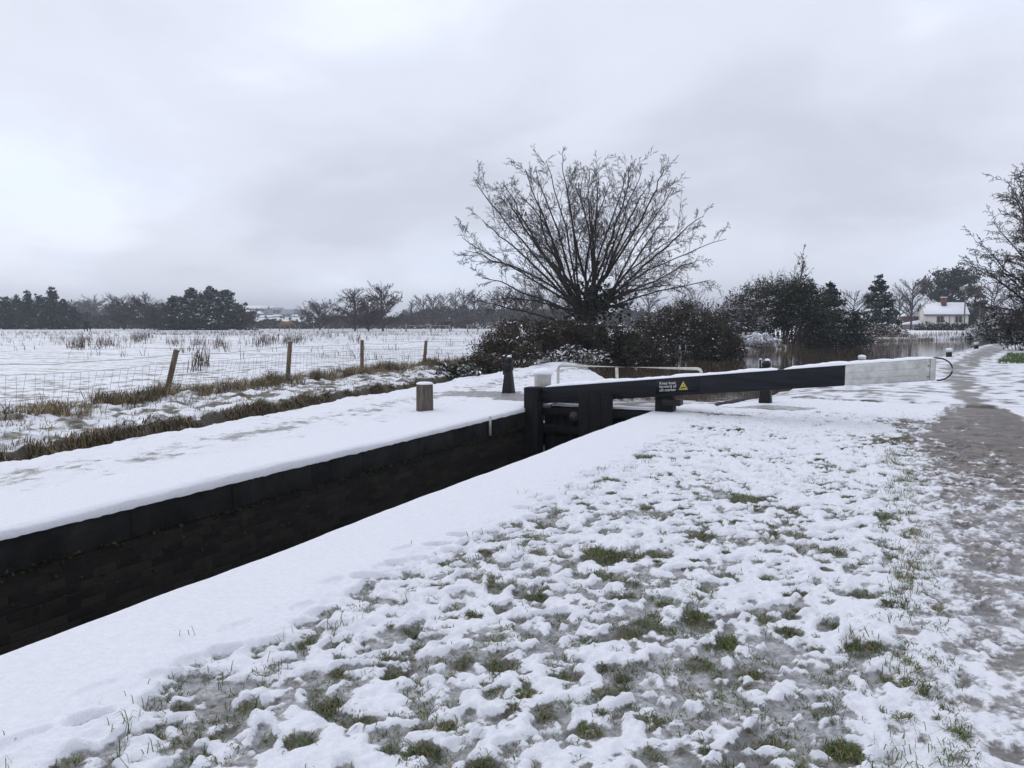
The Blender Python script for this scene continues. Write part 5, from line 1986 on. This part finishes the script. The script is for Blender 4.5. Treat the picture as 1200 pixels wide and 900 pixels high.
# grass hanging over the far face of the ditch
n = 34000
y = rng.uniform(0, 26, n)
dd = rng.normal(.92, .10, n)
x = ditch_x(y) - dd
z, _, _ = base_z(x, y)
k = (fbm(x / .5, y / .45, 3, 168) > -.38 + .024 * y) & (rng.random(n) < .7)
x, y, z = x[k], y[k], z[k]
lean_ = np.stack([rng.uniform(.2, .9, len(x)), rng.normal(0, .3, len(x))], 1)
h1 = rng.random(len(x)) < .6
b3 = np.stack([x, y, z - .02], 1)
ll = rng.uniform(.05, .19, len(x)) * (1.1 - .02 * y)
mb.blades(b3[h1], ll[h1], .009, lean_[h1], 0, 1.25)
mb.blades(b3[~h1], ll[~h1], .009, lean_[~h1], 1, 1.25)
# scattered stalks on the bank
n = 26000
y = rng.uniform(0, 27, n); x = ditch_x(y) - rng.uniform(1.0, 5.0, n)
k = fbm(x / .4, y / .5, 3, 170) > .12
x, y = x[k], y[k]
z, _, _ = base_z(x, y)
mb.blades(np.stack([x, y, z - .02], 1), rng.uniform(.04, .15, len(x)), .010, rng.normal(0, .7, (len(x), 2)) + [.3, 0], 0)
tag(mb.build('bank_grass', [M['dry_grass'], M['dark_grass']]), 'withered grass tufts along the fence and ditch bank', 'grass', kind='stuff')

# dead weeds standing in the field
mb = MB()
bs = []
for (px, py, sp, cnt) in ((92, 408, 14, 40), (100, 400, 16, 30), (125, 405, 14, 34), (160, 400, 16, 40), (170, 396, 16, 50), (205, 404, 12, 26), (232, 405, 12, 26), (258, 407, 10, 24), (310, 405, 16, 40), (312, 400, 14, 30), (340, 402, 14, 40), (352, 398, 16, 30), (240, 428, 5, 14), (232, 436, 6, 8), (66, 400, 14, 16), (380, 396, 18, 20), (420, 400, 14, 18)):
    for _ in range(cnt):
        g = G(px + rng.normal(0, sp * .5), py + rng.normal(0, 1.5), 0)
        bs.append((g.x, g.y, .28, 1.0))
for _ in range(4000):
    px = rng.uniform(-20, 600); f = rng.uniform(30, 128) if rng.random() < .4 else rng.uniform(90, 143)
    if rng.random() < .14:
        px, f = rng.uniform(180, 310), rng.uniform(100, 140)

    p = P(px, 400, f)
    if float(fbm(np.array([p.x / 5]), np.array([p.y / 5]), 3, 175)[0]) > (-.02 if f > 95 else .12):
        bs.append((p.x, p.y, .18, .55))
bs = np.array(bs)
z, _, _ = base_z(bs[:, 0], bs[:, 1])
b3 = np.stack([bs[:, 0], bs[:, 1], z], 1)
b3 = np.repeat(b3, 3, axis=0); b3[:, :2] += rng.normal(0, .10, (len(b3), 2))
hh = np.repeat(bs[:, 3], 3) * rng.uniform(.35, .95, len(b3))
mb.blades(b3, hh, .024, rng.normal(0, .30, (len(b3), 2)), 0, .3)
tag(mb.build('dry_weeds', [M['weed']]), 'dead weed stalks standing in the snowy field', 'weeds', kind='stuff')

# ------------------------------------------------------------------ haze
mb = MB()
mb.box(-1500, 1500, -400, 1600, -5.0, 46.0)
hz = mb.build('haze', bpy.data.materials.new('haze'))
hm = hz.data.materials[0]
hm.use_nodes = True
hn = hm.node_tree.nodes
hn.clear()
ho = hn.new('ShaderNodeOutputMaterial')
hv = hn.new('ShaderNodeVolumePrincipled')
hv.inputs['Color'].default_value = (0.82, 0.88, 0.97, 1)
hv.inputs['Density'].default_value = HAZE
hm.node_tree.links.new(hv.outputs[0], ho.inputs['Volume'])
tag(hz, kind='stuff')
